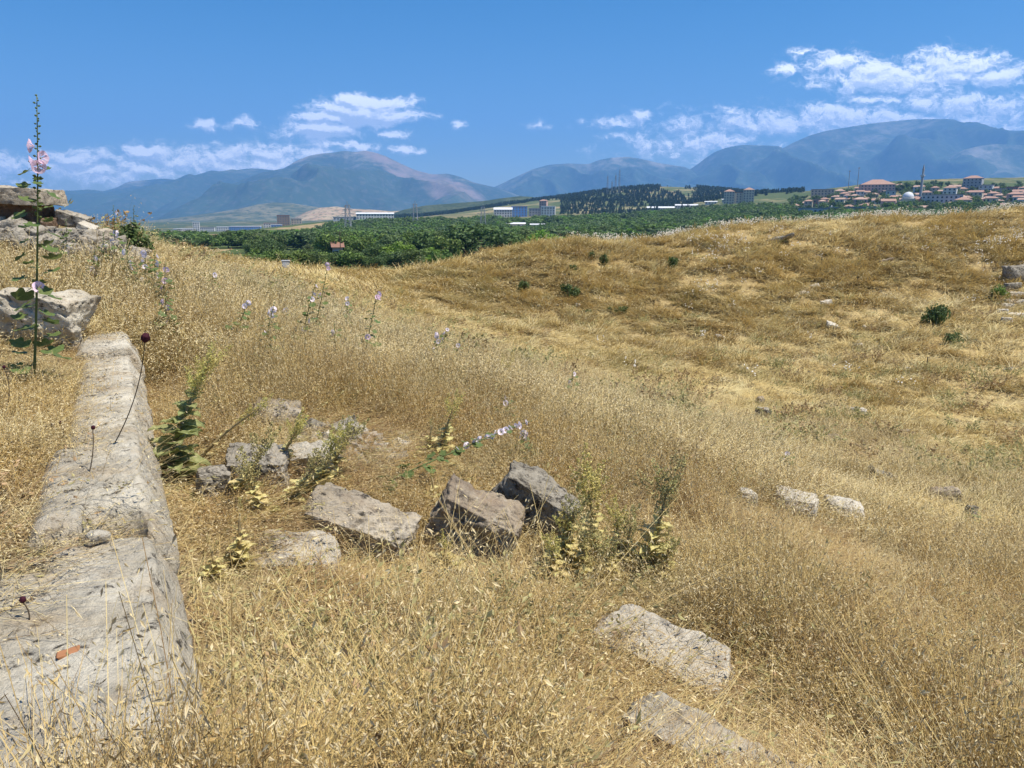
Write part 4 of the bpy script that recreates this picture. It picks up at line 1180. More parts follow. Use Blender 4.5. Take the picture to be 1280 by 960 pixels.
HOLLY = [  # u, v base, v top, lean px, flowers, label
 (140, 345, 262, 2, [.62, .56, .5, .9], 'palepink', "slender pale hollyhock rising above the rubble at left, before the mountains"), (166, 330, 262, 2, [.4, .3, .35], 'pink', "pink hollyhock in front of the dark bush on the rubble"),
 (80, 345, 280, 3, [.5, .42, .3], 'palepink', "low lilac hollyhock on the rubble, right of the tall one"), (178, 385, 318, 4, [.95, .9, .8, .7, .5], 'palepink', "pale hollyhock below the dark bush, left of a clump of five"),
 (190, 390, 320, 4, [.9, .8, .75, .6], 'palepink', "whitish hollyhock in the middle of the clump below the dark bush"), (205, 400, 335, 3, [.85, .7, .55], 'pink', "pink hollyhock at the right of the clump below the dark bush"),
 (160, 375, 315, -2, [.9, .7, .6], 'palepink', "hollyhock with small pale flowers at the left of the clump below the bush"), (118, 372, 318, 2, [.8, .6, .5, .4], 'palepink', "pale hollyhock above the whitish boulder"),
 (128, 350, 296, 2, [.4, .7], 'palepink', "green leafy hollyhock at the right foot of the rubble"), (205, 430, 372, 4, [.8, .7, .4], 'pink', "small pink hollyhock beyond the far end of the wall"), (284, 440, 385, 26, [.98, .92], 'palepink', "leaning hollyhock right of the mullein with two blooms at the tip"),
 (330, 470, 385, 14, [.9, .85, .8, .6], 'palepink', "pale flowered hollyhock, leftmost of the mid slope row"), (375, 452, 355, 22, [.9, .8, .75, .5, .4], 'palepink', "bushy pale hollyhock beside the tallest one of the slope"),
 (388, 430, 335, 22, [.98, .95, .93, .6], 'pink', "tallest hollyhock of the mid slope, reaching up to the valley trees"), (430, 425, 376, 6, [.95, .85], 'palepink', "short hollyhock between the tallest and the leaning dark one"),
 (450, 468, 372, 22, [.97, .94, .92, .45], 'pink', "dark stemmed hollyhock leaning right with pink blooms at its tip"), (460, 470, 455, 4, [.8, .5], 'palepink', "low lilac bloom at the foot of the dark stemmed hollyhock"),
 (535, 470, 420, 14, [.95, .9, .8, .6, .5], 'palepink', "pale hollyhock alone in the middle of the slope"), (552, 460, 412, 8, [.9, .8, .7], 'palepink', "greyish hollyhock right of the pale one in the middle of the slope"),
 (570, 470, 432, 4, [.9, .7], 'palepink', "small faded hollyhock near the middle of the slope"), (630, 545, 502, -2, [.95, .8], 'palepink', "short hollyhock with a white bloom behind the fallen stones"),
 (650, 590, 548, 4, [.9, .8], 'palepink', "white bloomed hollyhock just above the lichened block"), (710, 512, 468, 6, [.9, .7, .5], 'palepink', "thin pale hollyhock on the slope above the lichened block"), (975, 600, 565, 12, [.8, .6], 'palepink', "small green hollyhock above the white stones at right"),
 (1214, 668, 640, 2, [.7, .5], 'palepink', "thin pale plant on the slope at right"), (265, 385, 345, 3, [.9, .5, .3], 'palepink', "white flowered plant in the green shrub at the slope's edge"),
 (352, 420, 388, 6, [.9, .8, .7, .5], 'palepink', "pale blooms low in the grass, left of the tallest hollyhock"), (415, 455, 410, 3, [.8, .7], 'palepink', "faded hollyhock stalk below the tallest one"),
]
for (u, vb, vt, lp, fl, pet, lab) in HOLLY:
    p, H = tall_at(u, vb, vt, 4); t = math.hypot(p[0], p[1])
    d = ray(u + lp, vt) * (p[1] / ray(u + lp, vt)[1])
    hollyhock(p, max(H, .25) + .06, lab, 22, fl, (float(d[0] - p[0]), 0), (rng.uniform(-.03, .03), 0), .85, .055 + .001 * t, .024 + .0011 * t, .006 + .0003 * t, pet, 12)
# one blown over, lying to the right across the fallen stones
p, H = tall_at(462, 612, 600)
q = P(665, 572, hit(600, 610)[1]) - p
hollyhock(p, .30, "hollyhock blown over, lying green across the grass above the fallen stones", 34, [.5, .58, .63, .66, .70, .73, .77, .79, .82, .84, .88, .9, .98, .93], (float(q[0]), float(q[1]), ), (0, .05), .9, .05, .023, .007, 'palepink', 24)

def oblong():
    mb = MB(); vs = []; fs = []
    for i in range(8):
        f = i / 7
        w = .30 * math.sin(math.pi * min(1, f * .93 + .07)) ** .75 * (1 - .25 * f)
        z = .25 * f - .45 * f * f
        for j, k in ((-1, .06), (-.5, .0), (0, -.04), (.5, .0), (1, .06)):
            vs.append((f, j * w, z + k * (1 + .5 * math.sin(f * 20 + j * 3)) + .02 * math.sin(f * 13 * j)))
    for i in range(7):
        for j in range(4): fs.append((i * 5 + j, i * 5 + j + 1, i * 5 + j + 6, i * 5 + j + 5))
    mb.add(vs, fs); return mb
def spike(n, L, r, size):
    def f():
        mb = MB()
        for i in range(n):
            q = rng.random(); a = rng.uniform(0, 6.28); rr_ = r * (1 - .75 * q) * rng.uniform(.5, 1.1)
            leafy(mb, (rr_ * math.cos(a), rr_ * math.sin(a), q * L), 3, size, size * .9)
        return mb
    return f
def mullein(base, H, lean, label, nleaf=46, leaf=.17, lk=1.9, spikes=7, mats=('mull_leaf', 'yellow', 'stemdry'), name="mullein", leaf_to=.75, group=None, spk=.20):
    root = empty(name, base); tag(root, label, "mullein", group)
    pts = curve_pts(H, lean, (-lean[0] * .12, -lean[1] * .12))
    mb = MB(); mb.tube(pts, [.016 * (1 - .7 * i / 9) for i in range(10)], 6); mb.build("stem", M[mats[2]], root, smooth=True)
    lm = shared("oblong_" + mats[0], oblong, M[mats[0]])
    for k in range(nleaf):
        f = leaf_to * (k / nleaf) ** 1.15
        s = (leaf if nleaf > 80 else leaf * lk) * (1.1 - 1.05 * f / max(leaf_to, .01) * .85) * rng.uniform(.75, 1.2)
        a = k * 2.4 + rng.uniform(-.3, .3)
        child("leaf", lm, root, at_f(pts, f), (rng.uniform(-.3, .3), -rng.uniform(-.05, .75) + (.4 if f < .08 else 0), a), (s, s * rng.uniform(.9, 1.3), s))
    sm = shared("spike_%s_%d" % (mats[1], 100 * spk), spike(60, 1.0, .20, .036), M[mats[1]], False)
    for k in range(spikes):
        f = .70 + .3 * (k + 1) / spikes
        a = k * 2.4 + rng.uniform(-.5, .5); tl = 0 if k == spikes - 1 else rng.uniform(.35, .8)
        s = spk * rng.uniform(.7, 1.2)
        d = Vector((math.cos(a) * math.sin(tl), math.sin(a) * math.sin(tl), math.cos(tl)))
        d = (d + Vector((lean[0], lean[1], 0)) / max(H, .1) * .7).normalized()
        b = child("flower_spike", sm, root, at_f(pts, min(f, 1)), d.to_track_quat('Z', 'Y').to_euler(), (s, s, s))
    return root
p, t = hit(205, 612); d = ray(262, 455); q = d * ((p[1] + .12) / d[1]) - p
mullein(p, float(q[2]), (float(q[0]), float(q[1])), "green mullein with large felted leaves and a yellow flowering top beside the wall", nleaf=60, leaf=.22, spikes=18, leaf_to=.80, spk=.17, lk=1.15)
DRY = ('mull_dry', 'yellow', 'stemdry')
DRK = ('mull_dry', 'mull_dark', 'stemdry')
def mul(u, vb, u2, vt, label, **k):
    p, t = hit(u, vb); d = ray(u2, vt - 8); q = d * (p[1] / d[1]) - p
    return mullein(p, max(.12, float(q[2])), (float(q[0]), float(q[1])), label, **k)
GW = "withered mulleins among the stones"
mul(548, 582, 568, 515, "withered mullein with a dark seed spike and yellow top behind the tan block", nleaf=30, leaf=.09, spikes=7, mats=DRY, name="withered_mullein", group=GW, spk=.16)
mul(535, 578, 540, 540, "short dry mullein stalk just left of the spiked one behind the tan block", nleaf=22, leaf=.08, spikes=3, mats=DRK, name="withered_mullein", group=GW, spk=.10)
mul(715, 735, 705, 660, "pale leaved withered mullein, leftmost of the group above the whitish block", nleaf=64, leaf=.10, spikes=10, mats=DRY, name="withered_mullein", group=GW, spk=.12)
mul(745, 730, 735, 610, "tall thin yellowish mullein right of the lichened block", nleaf=50, leaf=.08, spikes=14, mats=DRY, name="withered_mullein", group=GW, spk=.2, leaf_to=.9)
mul(775, 745, 790, 660, "low bushy withered mullein directly above the whitish block", nleaf=64, leaf=.10, spikes=10, mats=DRK, name="withered_mullein", group=GW, spk=.13)
mul(805, 750, 838, 610, "tallest mullein with a dark stem, rightmost of the group above the whitish block", nleaf=56, leaf=.10, spikes=12, mats=DRK, name="withered_mullein", group=GW, spk=.2, leaf_to=.8)
mul(790, 752, 815, 690, "short green yellow mullein at the top edge of the whitish block", nleaf=30, leaf=.10, spikes=5, mats=('mull_leaf', 'yellow', 'stemdry'), name="withered_mullein", group=GW, spk=.11)
for (a_, b_, c_, d_) in [(695, 748, 690, 692), (732, 752, 728, 676), (760, 756, 758, 692), (828, 762, 836, 690), (700, 730, 720, 640), (775, 742, 770, 650)]:
    mul(a_, b_, c_, d_, "low pale mullein crowded between the taller ones above the whitish block", nleaf=56, leaf=.075, spikes=9, mats=DRY if a_ % 2 else DRK, name="withered_mullein", group="low pale mulleins in the crowd", spk=.13, leaf_to=.9)
for (a_, b_, c_, d_) in [(300, 625, 330, 570), (360, 640, 400, 585), (330, 655, 310, 600), (410, 600, 440, 550)]:
    mul(a_, b_, c_, d_, "straw coloured dead stalk sprawling over the stones left of the cream block", nleaf=46, leaf=.06, spikes=10, mats=DRK, name="withered_mullein", group="dead stalks over the left stones", spk=.15, leaf_to=.9)
mul(300, 720, 300, 650, "pale withered rosette in the straw right of the near wall block", lk=1.0, nleaf=36, leaf=.12, spikes=2, mats=DRY, name="withered_mullein", group=GW, spk=.07)
mul(275, 735, 262, 690, "dry brown rosette closest to the near wall block", lk=1.0, nleaf=30, leaf=.10, spikes=2, mats=DRK, name="withered_mullein", group=GW, spk=.07)
mul(395, 625, 420, 560, "tangled dry yellowish mullein spreading over the pale tilted stone", nleaf=44, leaf=.08, spikes=12, mats=DRY, name="withered_mullein", group=GW, spk=.18)
mul(345, 600, 372, 545, "dry mullein fallen over the grey lichened stone", nleaf=26, leaf=.07, spikes=9, mats=DRY, name="withered_mullein", group=GW, spk=.16)
mul(240, 590, 330, 515, "thin yellow flowered branch arching right from the green mullein", nleaf=8, leaf=.05, spikes=9, mats=DRY, name="mullein", spk=.12)
mul(545, 645, 540, 605, "pale dry rosette between the cream and the tan block", nleaf=30, leaf=.09, spikes=1, mats=DRY, name="withered_mullein", group=GW, spk=.06)
mul(560, 720, 555, 690, "dry yellowish tuft of leaves in front of the tan block", nleaf=30, leaf=.09, spikes=4, mats=DRY, name="withered_mullein", group=GW, spk=.09)
mul(612, 500, 636, 462, "yellowish dry mullein alone on the slope above the fallen stones", nleaf=18, leaf=.08, spikes=7, mats=DRY, name="withered_mullein", group=GW, spk=.16)

# dark round seed heads on long wiry stems
def head_fn():
    mb = MB(); V0, F = _CS[5]; s = V0 / np.linalg.norm(V0, axis=1, keepdims=True)
    s = s * (1 + .12 * np.random.default_rng(4).normal(size=(len(s), 1)).clip(-1, 1)); s[:, 2] *= 1.15
    mb.add(s, F); return mb
def thistle(base, top, label, r=.014, mid=None):
    root = empty("round_headed_thistle", base); tag(root, label, "wildflower", "dark round seed heads on wiry stems")
    d = Vector(top) - Vector(base); b = Vector(mid or (.03, 0, 0))
    pts = [d * f + b * (4 * f * (1 - f)) for f in [i / 9 for i in range(10)]]
    mb = MB(); mb.tube(pts, [.0028 * (1 - .3 * i / 9) for i in range(10)], 5); mb.build("stem", M['stemdark'], root)
    child("flower_head", shared("thistle_head", head_fn, M['maroon']), root, d + d.normalized() * r * .7, d.to_track_quat('Z', 'Y').to_euler(), r)
M['stemdark'] = plain('dark_wiry_stem', (.07, .05, .03), .8, .3, 8)
def th_px(u, vb, u2, vt, t, label, r=.014, mid=None):
    a = P(u, vb, t); 
    thistle(a, P(u2, vt, t * 1.0), label, r, mid)
pz = hit(30, 700)[1]
def on_wall(u, v):
    q = _onz(u, v, WALL_Z); return q
a = on_wall(140, 560); tq = 3.55
thistle(a, P(181, 425, tq * .98), "dark maroon seed head on a long stem curving up before the wall", .019, (.035, 0, 0))
for (u, vb, u2, vt, t, lab) in [(5, 520, 5, 460, 4.2, "dark maroon seed head at the left edge on a short stem"), (70, 560, 75, 529, 3.9, "dark maroon seed head low in the terrace grass"), (60, 562, 66, 533, 3.9, "smaller dark seed head left of the low one in the terrace grass"),
                                (92, 640, 116, 536, 3.3, "tiny dark seed head on a thin tall stem left of the wall"), (812, 915, 815, 874, 2.75, "dark seed head in front of the long slab, upper one of two"), (935, 960, 941, 936, 2.6, "dark seed head in front of the long slab, lower one of two"),
                                (20, 800, 28, 752, 2.2, "tiny brown seed head standing before the near wall block"), (655, 520, 668, 484, 10, "dark round head in the slope grass, left of a pair"), (675, 520, 681, 495, 10, "dark round head in the slope grass, right of a pair")]:
    th_px(u, vb, u2, vt, t, lab, .0085 if t < 5 else .02)

# ------------------------------------------------------------------ shrubs
def shrub_mesh(seed, mat, n=900, size=.07, flat=.8):
    global rng
    rng = np.random.default_rng(seed)
    mb = MB()
    for k in range(9):
        a = rng.uniform(0, 6.28); q = rng.uniform(0, .62)
        leafy(mb, (q * math.cos(a), q * math.sin(a), rng.uniform(.25, .85) * flat), n // 9, size, rng.uniform(.22, .42), .9)
    return mb
def shrub(u, v, wpx_, hpx, mat, seed, label, cat="shrub", group="shrubs on the opposite bank", name="shrub", tmin=8, loc=None, n=900):
    if loc is None: p, t = hit(u, v, tmin)
    else: p = loc; t = math.hypot(p[0], p[1])
    root = empty(name, p, rng.uniform(0, 6)); tag(root, label, cat, group)
    w, h = wpx_ / PXF * t, hpx / PXF * t
    o = shrub_mesh(seed, mat, n, .075).build("foliage", M[mat], root); o.scale = (w / 1.5, w / 1.5, h / .9)
    mb = MB()
    for k in range(5):
        a = rng.uniform(0, 6.28); r_ = w * .3
        mb.tube([(0, 0, -.1), (r_ * .4 * math.cos(a), r_ * .4 * math.sin(a), h * .3), (r_ * math.cos(a), r_ * math.sin(a), h * .7)], [.03, .02, .008], 5)
    mb.build("stem", M['bark'], root)
shrub(655, 365, 18, 15, 'shrub', 1, "small round dark shrub, lower left one on the bank")
shrub(710, 374, 26, 20, 'shrub', 2, "largest round dark shrub on the left part of the bank")
shrub(740, 325, 12, 11, 'shrub', 3, "small dark shrub high on the bank, left of a straggling one")
shrub(755, 333, 16, 16, 'shrub', 4, "straggling olive shrub high on the bank")
shrub(717, 340, 14, 9, 'shrub', 5, "low brownish shrub above the largest round one")
shrub(840, 335, 22, 18, 'shrub', 6, "dark shrub with stones at its foot on the upper bank")
shrub(773, 392, 26, 10, 'shrub', 7, "low spreading green shrub at the foot of the bank")
shrub(733, 392, 14, 6, 'shrub', 8, "low green tuft left of the spreading shrub")
shrub(1168, 410, 34, 30, 'shrub', 9, "tallest dark shrub at the right of the bank", n=1400)
shrub(1187, 430, 26, 16, 'shrub', 10, "low dark shrub just below the tallest one")
shrub(1246, 376, 28, 20, 'shrub_bright', 11, "bright green bush beside the stone seats")
shrub(1076, 528, 18, 8, 'shrub_bright', 12, "small green tuft beside a pale stone in the hollow")
shrub(1116, 578, 14, 8, 'shrub', 13, "small green tuft left of the two in a row")
shrub(1158, 598, 28, 12, 'shrub', 14, "low green tuft, middle of three at the foot of the slope")
shrub(1234, 618, 22, 12, 'shrub', 15, "low green tuft, rightmost of three at the foot of the slope")
shrub(980, 304, 10, 9, 'shrub_bright', 16, "green tuft under the overhanging ledge")
shrub(258, 362, 60, 26, 'shrub', 17, "green shrub growing on the near slope's left edge", group="shrubs on the near slope")
shrub(165, 330, 66, 46, 'shrub', 18, "dark dense bush at the right end of the rubble", group="shrubs on the near slope", n=1800)
shrub(72, 290, 20, 22, 'shrub', 19, "small bush behind the rubble, right of the capping slab", group="shrubs on the near slope")
shrub(910, 620, 44, 30, 'shrub_bright', 20, "bright green weed in the grass left of the white stones", group="green weeds", name="weed", cat="weed", tmin=3, n=500)

# ------------------------------------------------------------------ valley trees
def crown_mesh(seed, mat, n=1500, size=.32, lumps=16, rx=4.0, rz=3.2, zc=4.2, cone=False):
    global rng
    rng = np.random.default_rng(seed)
    mb = MB()
    for k in range(lumps):
        d = Vector((rng.normal(), rng.normal(), rng.normal() * .8)); d.normalize()
        q = rng.uniform(.45, .85)
        c = Vector((d.x * rx * q, d.y * rx * q, zc + d.z * rz * q))
        if cone:
            f = k / lumps; c = Vector((d.x * rx * .5 * (1 - f), d.y * rx * .5 * (1 - f), zc - rz + 2 * rz * f))
            leafy(mb, c, n // lumps, size, rx * (1.0 - .75 * f) * .7, .7, .2)
        else:
            leafy(mb, c, n // lumps, size, rng.uniform(.30, .48) * rx, .8, .4, shell=.35)
    return mb
def trunk_mesh(seed, H=4.2, r=.22, rx=2.4):
    g_ = np.random.default_rng(seed); mb = MB()
    mb.tube([(0, 0, -.5), (.05, 0, H * .3), (.1, .05, H * .6), (.1, .1, H)], [r * 1.25, r, r * .8, r * .35], 7)
    for k in range(5):
        a = g_.uniform(0, 6.28); z0 = H * g_.uniform(.35, .7)
        mb.tube([(.05, .02, z0), (math.cos(a) * rx * .4, math.sin(a) * rx * .4, z0 + H * .25), (math.cos(a) * rx, math.sin(a) * rx, z0 + H * .5)], [r * .5, r * .3, r * .1], 5)
    return mb
KINDS = [("rounded mid green orchard tree", 'tree'), ("dense dark green tree", 'tree_dark'), ("spreading fresh green tree", 'tree'), ("greyish olive coloured tree", 'tree_olive'), ("bushy dark tree", 'tree_dark'), ("yellowish green tree", 'tree_lime')]
CROWN = [crown_mesh(400 + i, k[1], 1700, .34).build("crown", M[k[1]], linked=False).data for i, k in enumerate(KINDS)]
TRUNK = [trunk_mesh(420 + i).build("trunk", M['bark'], linked=False).data for i in range(3)]
def tree(p, h, kind, label, group, rz=None, wide=1.0, name="tree"):
    root = empty(name, p, rng.uniform(0, 6.28) if rz is None else rz); tag(root, label, "tree", group)
    s = h / 7.4
    child("crown", CROWN[kind], root, (0, 0, 0), (0, 0, 0), (s * wide, s * wide, s))
    child("trunk", TRUNK[kind % 3], root, (0, 0, 0), (0, 0, 0), s)
    return root
def land(u, t):
    a = ray(u, 300); k = t / math.hypot(a[0], a[1]); x, y = a[0] * k, a[1] * k
    return np.array((x, y, gz(x, y) - .1))
for (u, t, h, kind, wide, lab) in [(601, 175, 9.5, 1, 1.5, "broad dark tree standing above the saddle, largest crown in the valley"), (575, 178, 7.5, 1, 1.1, "dark tree joined to the left side of the broadest crown"), (628, 185, 7.5, 1, 1.1, "dark tree joined to the right side of the broadest crown"),
                                   (496, 150, 5.2, 5, 1.3, "bright yellow green tree just beyond the saddle"), (516, 152, 4.2, 2, 1.2, "green tree right of the bright yellow green one"), (470, 150, 4.6, 1, 1.3, "dark tree left of the bright yellow green one")]:
    tree(land(u, t), h, kind, lab, None, wide=wide)
g = np.random.default_rng(31)
CLEARINGS = [(205, 315, 150, 330), (215, 325, 135, 175), (528, 555, 190, 260), (420, 432, 160, 215), (560, 600, 230, 300), (330, 372, 170, 205), (255, 300, 200, 235)]
cnt = 0
while cnt < 272:
    u = g.uniform(185, 760); t = math.exp(g.uniform(math.log(122), math.log(420)))
    if any(a < u < b and c < t < d for a, b, c, d in CLEARINGS): continue
    if fbm([u / 22], [t / 30], 91)[0] < .45 and t > 135: continue
    if u > 560 and t < 170: continue
    k = int(g.choice(6, p=[.30, .26, .2, .08, .14, .02]))
    if t < 165: h = g.uniform(2.6, 4.2)
    else: h = g.uniform(4.2, 8.0)
    tree(land(u, t), h, k, KINDS[k][0] + " in the valley orchards below the saddle", "trees of the valley orchards", wide=g.uniform(.95, 1.35))
    cnt += 1
# beyond them the orchards run together into one mass
pts, rots, scl, idx = [], [], [], []
while len(pts) < 6300:
    u = g.uniform(120, 1480); t = math.exp(g.uniform(math.log(300), math.log(1150)))
    tl = np.interp(u, [0, 380, 410, 600, 860, 950, 1000, 1290], [410, 430, 700, 800, 900, 880, 640, 560])
    if t > tl: continue
    if fbm([u / 34], [math.log(t) * 11], 93)[0] < .47: continue
    pts.append(land(u, t)); rots.append((0, 0, g.uniform(0, 6.28))); s = g.uniform(.55, 1.0) * (1 + t / 6000); w = g.uniform(1.1, 1.7); scl.append((s * w, s * w, s)); idx.append(int(g.choice(6, p=[.3, .26, .2, .10, .12, .02])))
# trees among the houses of the hill
for _ in range(520):
    u = g.uniform(985, 1420); t = g.uniform(600, 1020)
    pts.append(land(u, t)); rots.append((0, 0, g.uniform(0, 6.28))); s = g.uniform(.55, 1.1); scl.append((s, s, s)); idx.append(int(g.choice([0, 1, 4, 3])))
for (u0, u1, t, k_) in [(1235, 1330, 610, 44), (1100, 1130, 650, 14), (1205, 1240, 640, 12), (1090, 1150, 960, 26), (1170, 1215, 655, 10)]:
    for _ in range(k_):
        pts.append(land(g.uniform(u0, u1), t + g.normal(0, 12))); rots.append((0, 0, g.uniform(0, 6.28))); s = g.uniform(.9, 1.5); scl.append((s, s, s)); idx.append(int(g.choice([0, 1, 2])))
far = [crown_mesh(440 + i, k[1], 420, .62, 12).build("kind", M[k[1]], linked=False) for i, k in enumerate(KINDS)]
scatter("orchard_wood", np.array(pts), rots, scl, idx, far, "far orchards and groves running together into one green mass", "wood")
# pines on the low hill with the masts
pines = [crown_mesh(460 + i, 'pine', 220, .7, 9, 2.2, 4.2, 4.6, True).build("kind", M['pine'], linked=False) for i in range(3)]
pts, scl, idx = [], [], []
while len(pts) < 6500:
    u = g.uniform(440, 1000); t = g.uniform(1010, 1950)
    if u > 860 and t < 1150: continue
    if t < 1200 and g.random() < .6: continue
    if u < 700 and t < 1500: continue
    if fbm([u / 26], [t / 120], 97)[0] < .38: continue
    pts.append(land(u, t)); s = g.uniform(.45, .9); scl.append((s * 1.7, s * 1.7, s)); idx.append(int(g.integers(0, 3)))
scatter("pine_wood", np.array(pts), np.stack([np.zeros(len(pts))] * 2 + [g.uniform(0, 6.28, len(pts))], 1), scl, idx, pines, "pine wood covering the low hill below the masts", "wood")

# ------------------------------------------------------------------ buildings
WALLC = {"white": (.62, .60, .56), "cream": (.55, .48, .37), "beige": (.48, .40, .30), "grey": (.36, .36, .36), "pink": (.55, .36, .30), "ochre": (.50, .36, .18), "brick": (.38, .19, .12), "blue": (.10, .24, .52), "pale grey": (.48, .49, .50), "brown": (.28, .19, .13)}
WM = {k: plain("wall_" + k.replace(' ', '_'), v, .9, .10, .6) for k, v in WALLC.items()}
RM = {"red": plain("red_tiles", (.38, .235, .175), .9, .25, .8), "orange": plain("orange_tiles", (.43, .29, .22), .9, .22, .8), "grey": plain("grey_roof", (.30, .29, .28), .9, .15, .5), "white": plain("white_roof", (.68, .68, .68), .7, .08, .5), "brown": plain("brown_tiles", (.26, .14, .10), .9, .25, .8)}
M['pane'] = plain('dark_window_glass', (.035, .045, .06), .25, .2, 1)
M['frame'] = plain('window_surround', (.5, .49, .46), .8, .1, 1)
M['door'] = plain('house_door', (.16, .09, .05), .7, .2, 2)
M['steel'] = plain('galvanised_steel', (.26, .27, .28), .6, .15, 2)
M['lead'] = plain('pale_dome_lead', (.62, .63, .64), .5, .08, .5)
def house(p, w, d, st, wall, roof, style, rz, label, cat="house", group=None, name="house", nwin=None, pitch=.45):
    root = empty(name, p, rz); tag(root, label, cat, group)
    h = 3.0 * st + .4
    mb = MB(); mb.box((0, 0, h / 2 - 1.5), (w, d, h + 3)); mb.build("wall", WM[wall], root)
    mb = MB(); e = .5
    X, Y = w / 2 + e, d / 2 + e
    if style == "flat":
        mb.box((0, 0, h + .15), (w + .5, d + .5, .3)); mb.box((0, -Y + .35, h + .55), (w + .3, .2, .5)); mb.box((0, Y - .35, h + .55), (w + .3, .2, .5))
    elif style == "hip":
        r = min(X, Y) * pitch; k = max(0, X - Y)
        vs = [(-X, -Y, h + .02), (X, -Y, h + .02), (X, Y, h + .02), (-X, Y, h + .02), (-k, 0, h + r), (k, 0, h + r)]
        mb.add(vs, [(0, 1, 5, 4), (1, 2, 5), (2, 3, 4, 5), (3, 0, 4), (3, 2, 1, 0)])
    else:
        r = Y * pitch
        vs = [(-X, -Y, h + .02), (X, -Y, h + .02), (X, Y, h + .02), (-X, Y, h + .02), (-X, 0, h + r), (X, 0, h + r)]
        mb.add(vs, [(0, 1, 5, 4), (1, 2, 5), (2, 3, 4, 5), (3, 0, 4), (3, 2, 1, 0)])
    rf = mb.build("roof", RM[roof], root)
    if style == "hip" and st <= 3:
        mb = MB(); mb.box((w * .2, d * .15, h + min(X, Y) * pitch * .8), (.7, .7, 1.5)); mb.build("chimney", WM[wall], rf)
    nw = nwin or max(2, int(w / 3.2))
    for fl in range(st):
        for k in range(nw):
            x = -w / 2 + w * (k + .5) / nw
            if fl == 0 and k == nw // 2:
                m2 = MB(); m2.box((x, -d / 2 - .03, 1.05), (1.1, .14, 2.1)); m2.build("door", M['door'], root); continue
            m2 = MB(); z = fl * 3 + 1.75
            for (cx, cz, sx, sz) in ((0, .78, 1.7, .16), (0, -.78, 1.7, .16), (-.77, 0, .16, 1.4), (.77, 0, .16, 1.4)):
                m2.box((x + cx, -d / 2 - .05, z + cz), (sx, .18, sz))
            f_ = m2.build("window", M['frame'], root)
            m3 = MB(); m3.box((x, -d / 2 - .012, z), (1.38, .04, 1.4)); m3.build("pane", M['pane'], f_)
    return root
def bld(u, t, wpx_, st, wall, roof, style, label, dr=.7, rz=None, **k):
    p = land(u, t); w = wpx_ / PXF * t
    if rz is None: rz = -math.atan2(p[0], p[1]) + rng.uniform(-.35, .35)
    return house(p, w, max(5, w * dr), st, wall, roof, style, rz, label, **k)
GT = "houses of the village on the hill"
TOWN = [(1070, 760, 17, 2, "pink", "orange", "hip", "pinkish house with a broad orange roof on the left shoulder of the village"), (1079, 720, 20, 1, "cream", "red", "hip", "low cream house with a wide red roof below the pinkish one"),
 (1105, 735, 17, 2, "pink", "red", "gable", "pink gabled house between the village trees and the dome"), (1118, 700, 12, 1, "white", "orange", "gable", "small white house with an orange roof in front of the dome"),
 (1147, 760, 18, 2, "brick", "red", "hip", "brick house with a red hip roof right of the dome"), (1151, 860, 13, 2, "cream", "red", "hip", "cream house below the minaret"), (1162, 790, 20, 1, "pink", "orange", "hip", "long pink house with an orange roof right of the minaret"),
 (1198, 740, 19, 2, "beige", "red", "hip", "beige house with a red roof at the middle of the right cluster"), (1202, 700, 18, 1, "grey", "brown", "gable", "low grey house with a brown roof at the foot of the right cluster"),
 (1228, 800, 15, 1, "cream", "orange", "hip", "cream cottage with an orange roof beside the bare slope"), (1243, 690, 22, 1, "white", "red", "gable", "long white house with a red roof before the right hand trees"), (1261, 800, 17, 2, "pink", "red", "hip", "pink two storey house high at the right edge of the village"),
 (1274, 900, 14, 2, "grey", "red", "hip", "grey house with a red roof on the skyline at the far right"), (1256, 910, 12, 2, "brown", "brown", "flat", "brown flat roofed house on the skyline at the right"), (1243, 930, 11, 1, "grey", "grey", "flat", "low grey house on the skyline between two brown ones"),
 (1224, 940, 15, 2, "pale grey", "grey", "flat", "pale modern flat roofed house on the skyline"), (1221, 680, 20, 1, "pale grey", "grey", "flat", "pale grey garage like house at the foot of the village"), (1057, 700, 14, 1, "beige", "red", "hip", "beige cottage under a red roof at the left foot of the village"),
 (1082, 660, 18, 1, "cream", "brown", "gable", "cream house with a dull brown roof just above the orchard"), (1020, 780, 14, 2, "brick", "orange", "flat", "unfinished brick house at the left end of the village"), (1030, 740, 12, 1, "white", "grey", "flat", "small white box house left of the long grey building"),
 (990, 760, 13, 1, "white", "red", "hip", "lone white house with a red roof, leftmost of the village"), (1046, 770, 12, 2, "cream", "orange", "gable", "narrow cream gabled house on the left slope"), (1107, 880, 12, 2, "pale grey", "grey", "flat", "grey flat roofed house among the trees of the ridge"),
 (1180, 870, 15, 3, "white", "red", "hip", "tall white three storey house with a red roof above the long grey block"), (1133, 690, 16, 1, "brick", "red", "hip", "low brick house just below the dome"), (1190, 830, 14, 1, "ochre", "orange", "gable", "ochre house with an orange gable roof near the top"),
 (1213, 850, 14, 2, "cream", "red", "gable", "cream gabled house below the tall grey apartments"), (1240, 850, 14, 1, "white", "orange", "hip", "white cottage with an orange roof high on the right"), (1278, 740, 16, 2, "cream", "orange", "hip", "cream house with an orange roof at the right edge, lower one"),
 (1092, 800, 14, 1, "white", "red", "gable", "white gabled cottage under the long pink roofed building"), (1060, 830, 12, 1, "ochre", "red", "hip", "ochre cottage below the two dark poles"), (1176, 720, 14, 1, "white", "orange", "hip", "white cottage with an orange roof under the long grey block"),
 (1150, 700, 13, 1, "beige", "orange", "gable", "beige gabled cottage between the brick house and the grey block"), (1265, 850, 13, 2, "white", "red", "gable", "white gabled house on the right slope"), (1300, 800, 16, 2, "beige", "red", "hip", "beige house beyond the right edge of the village")]
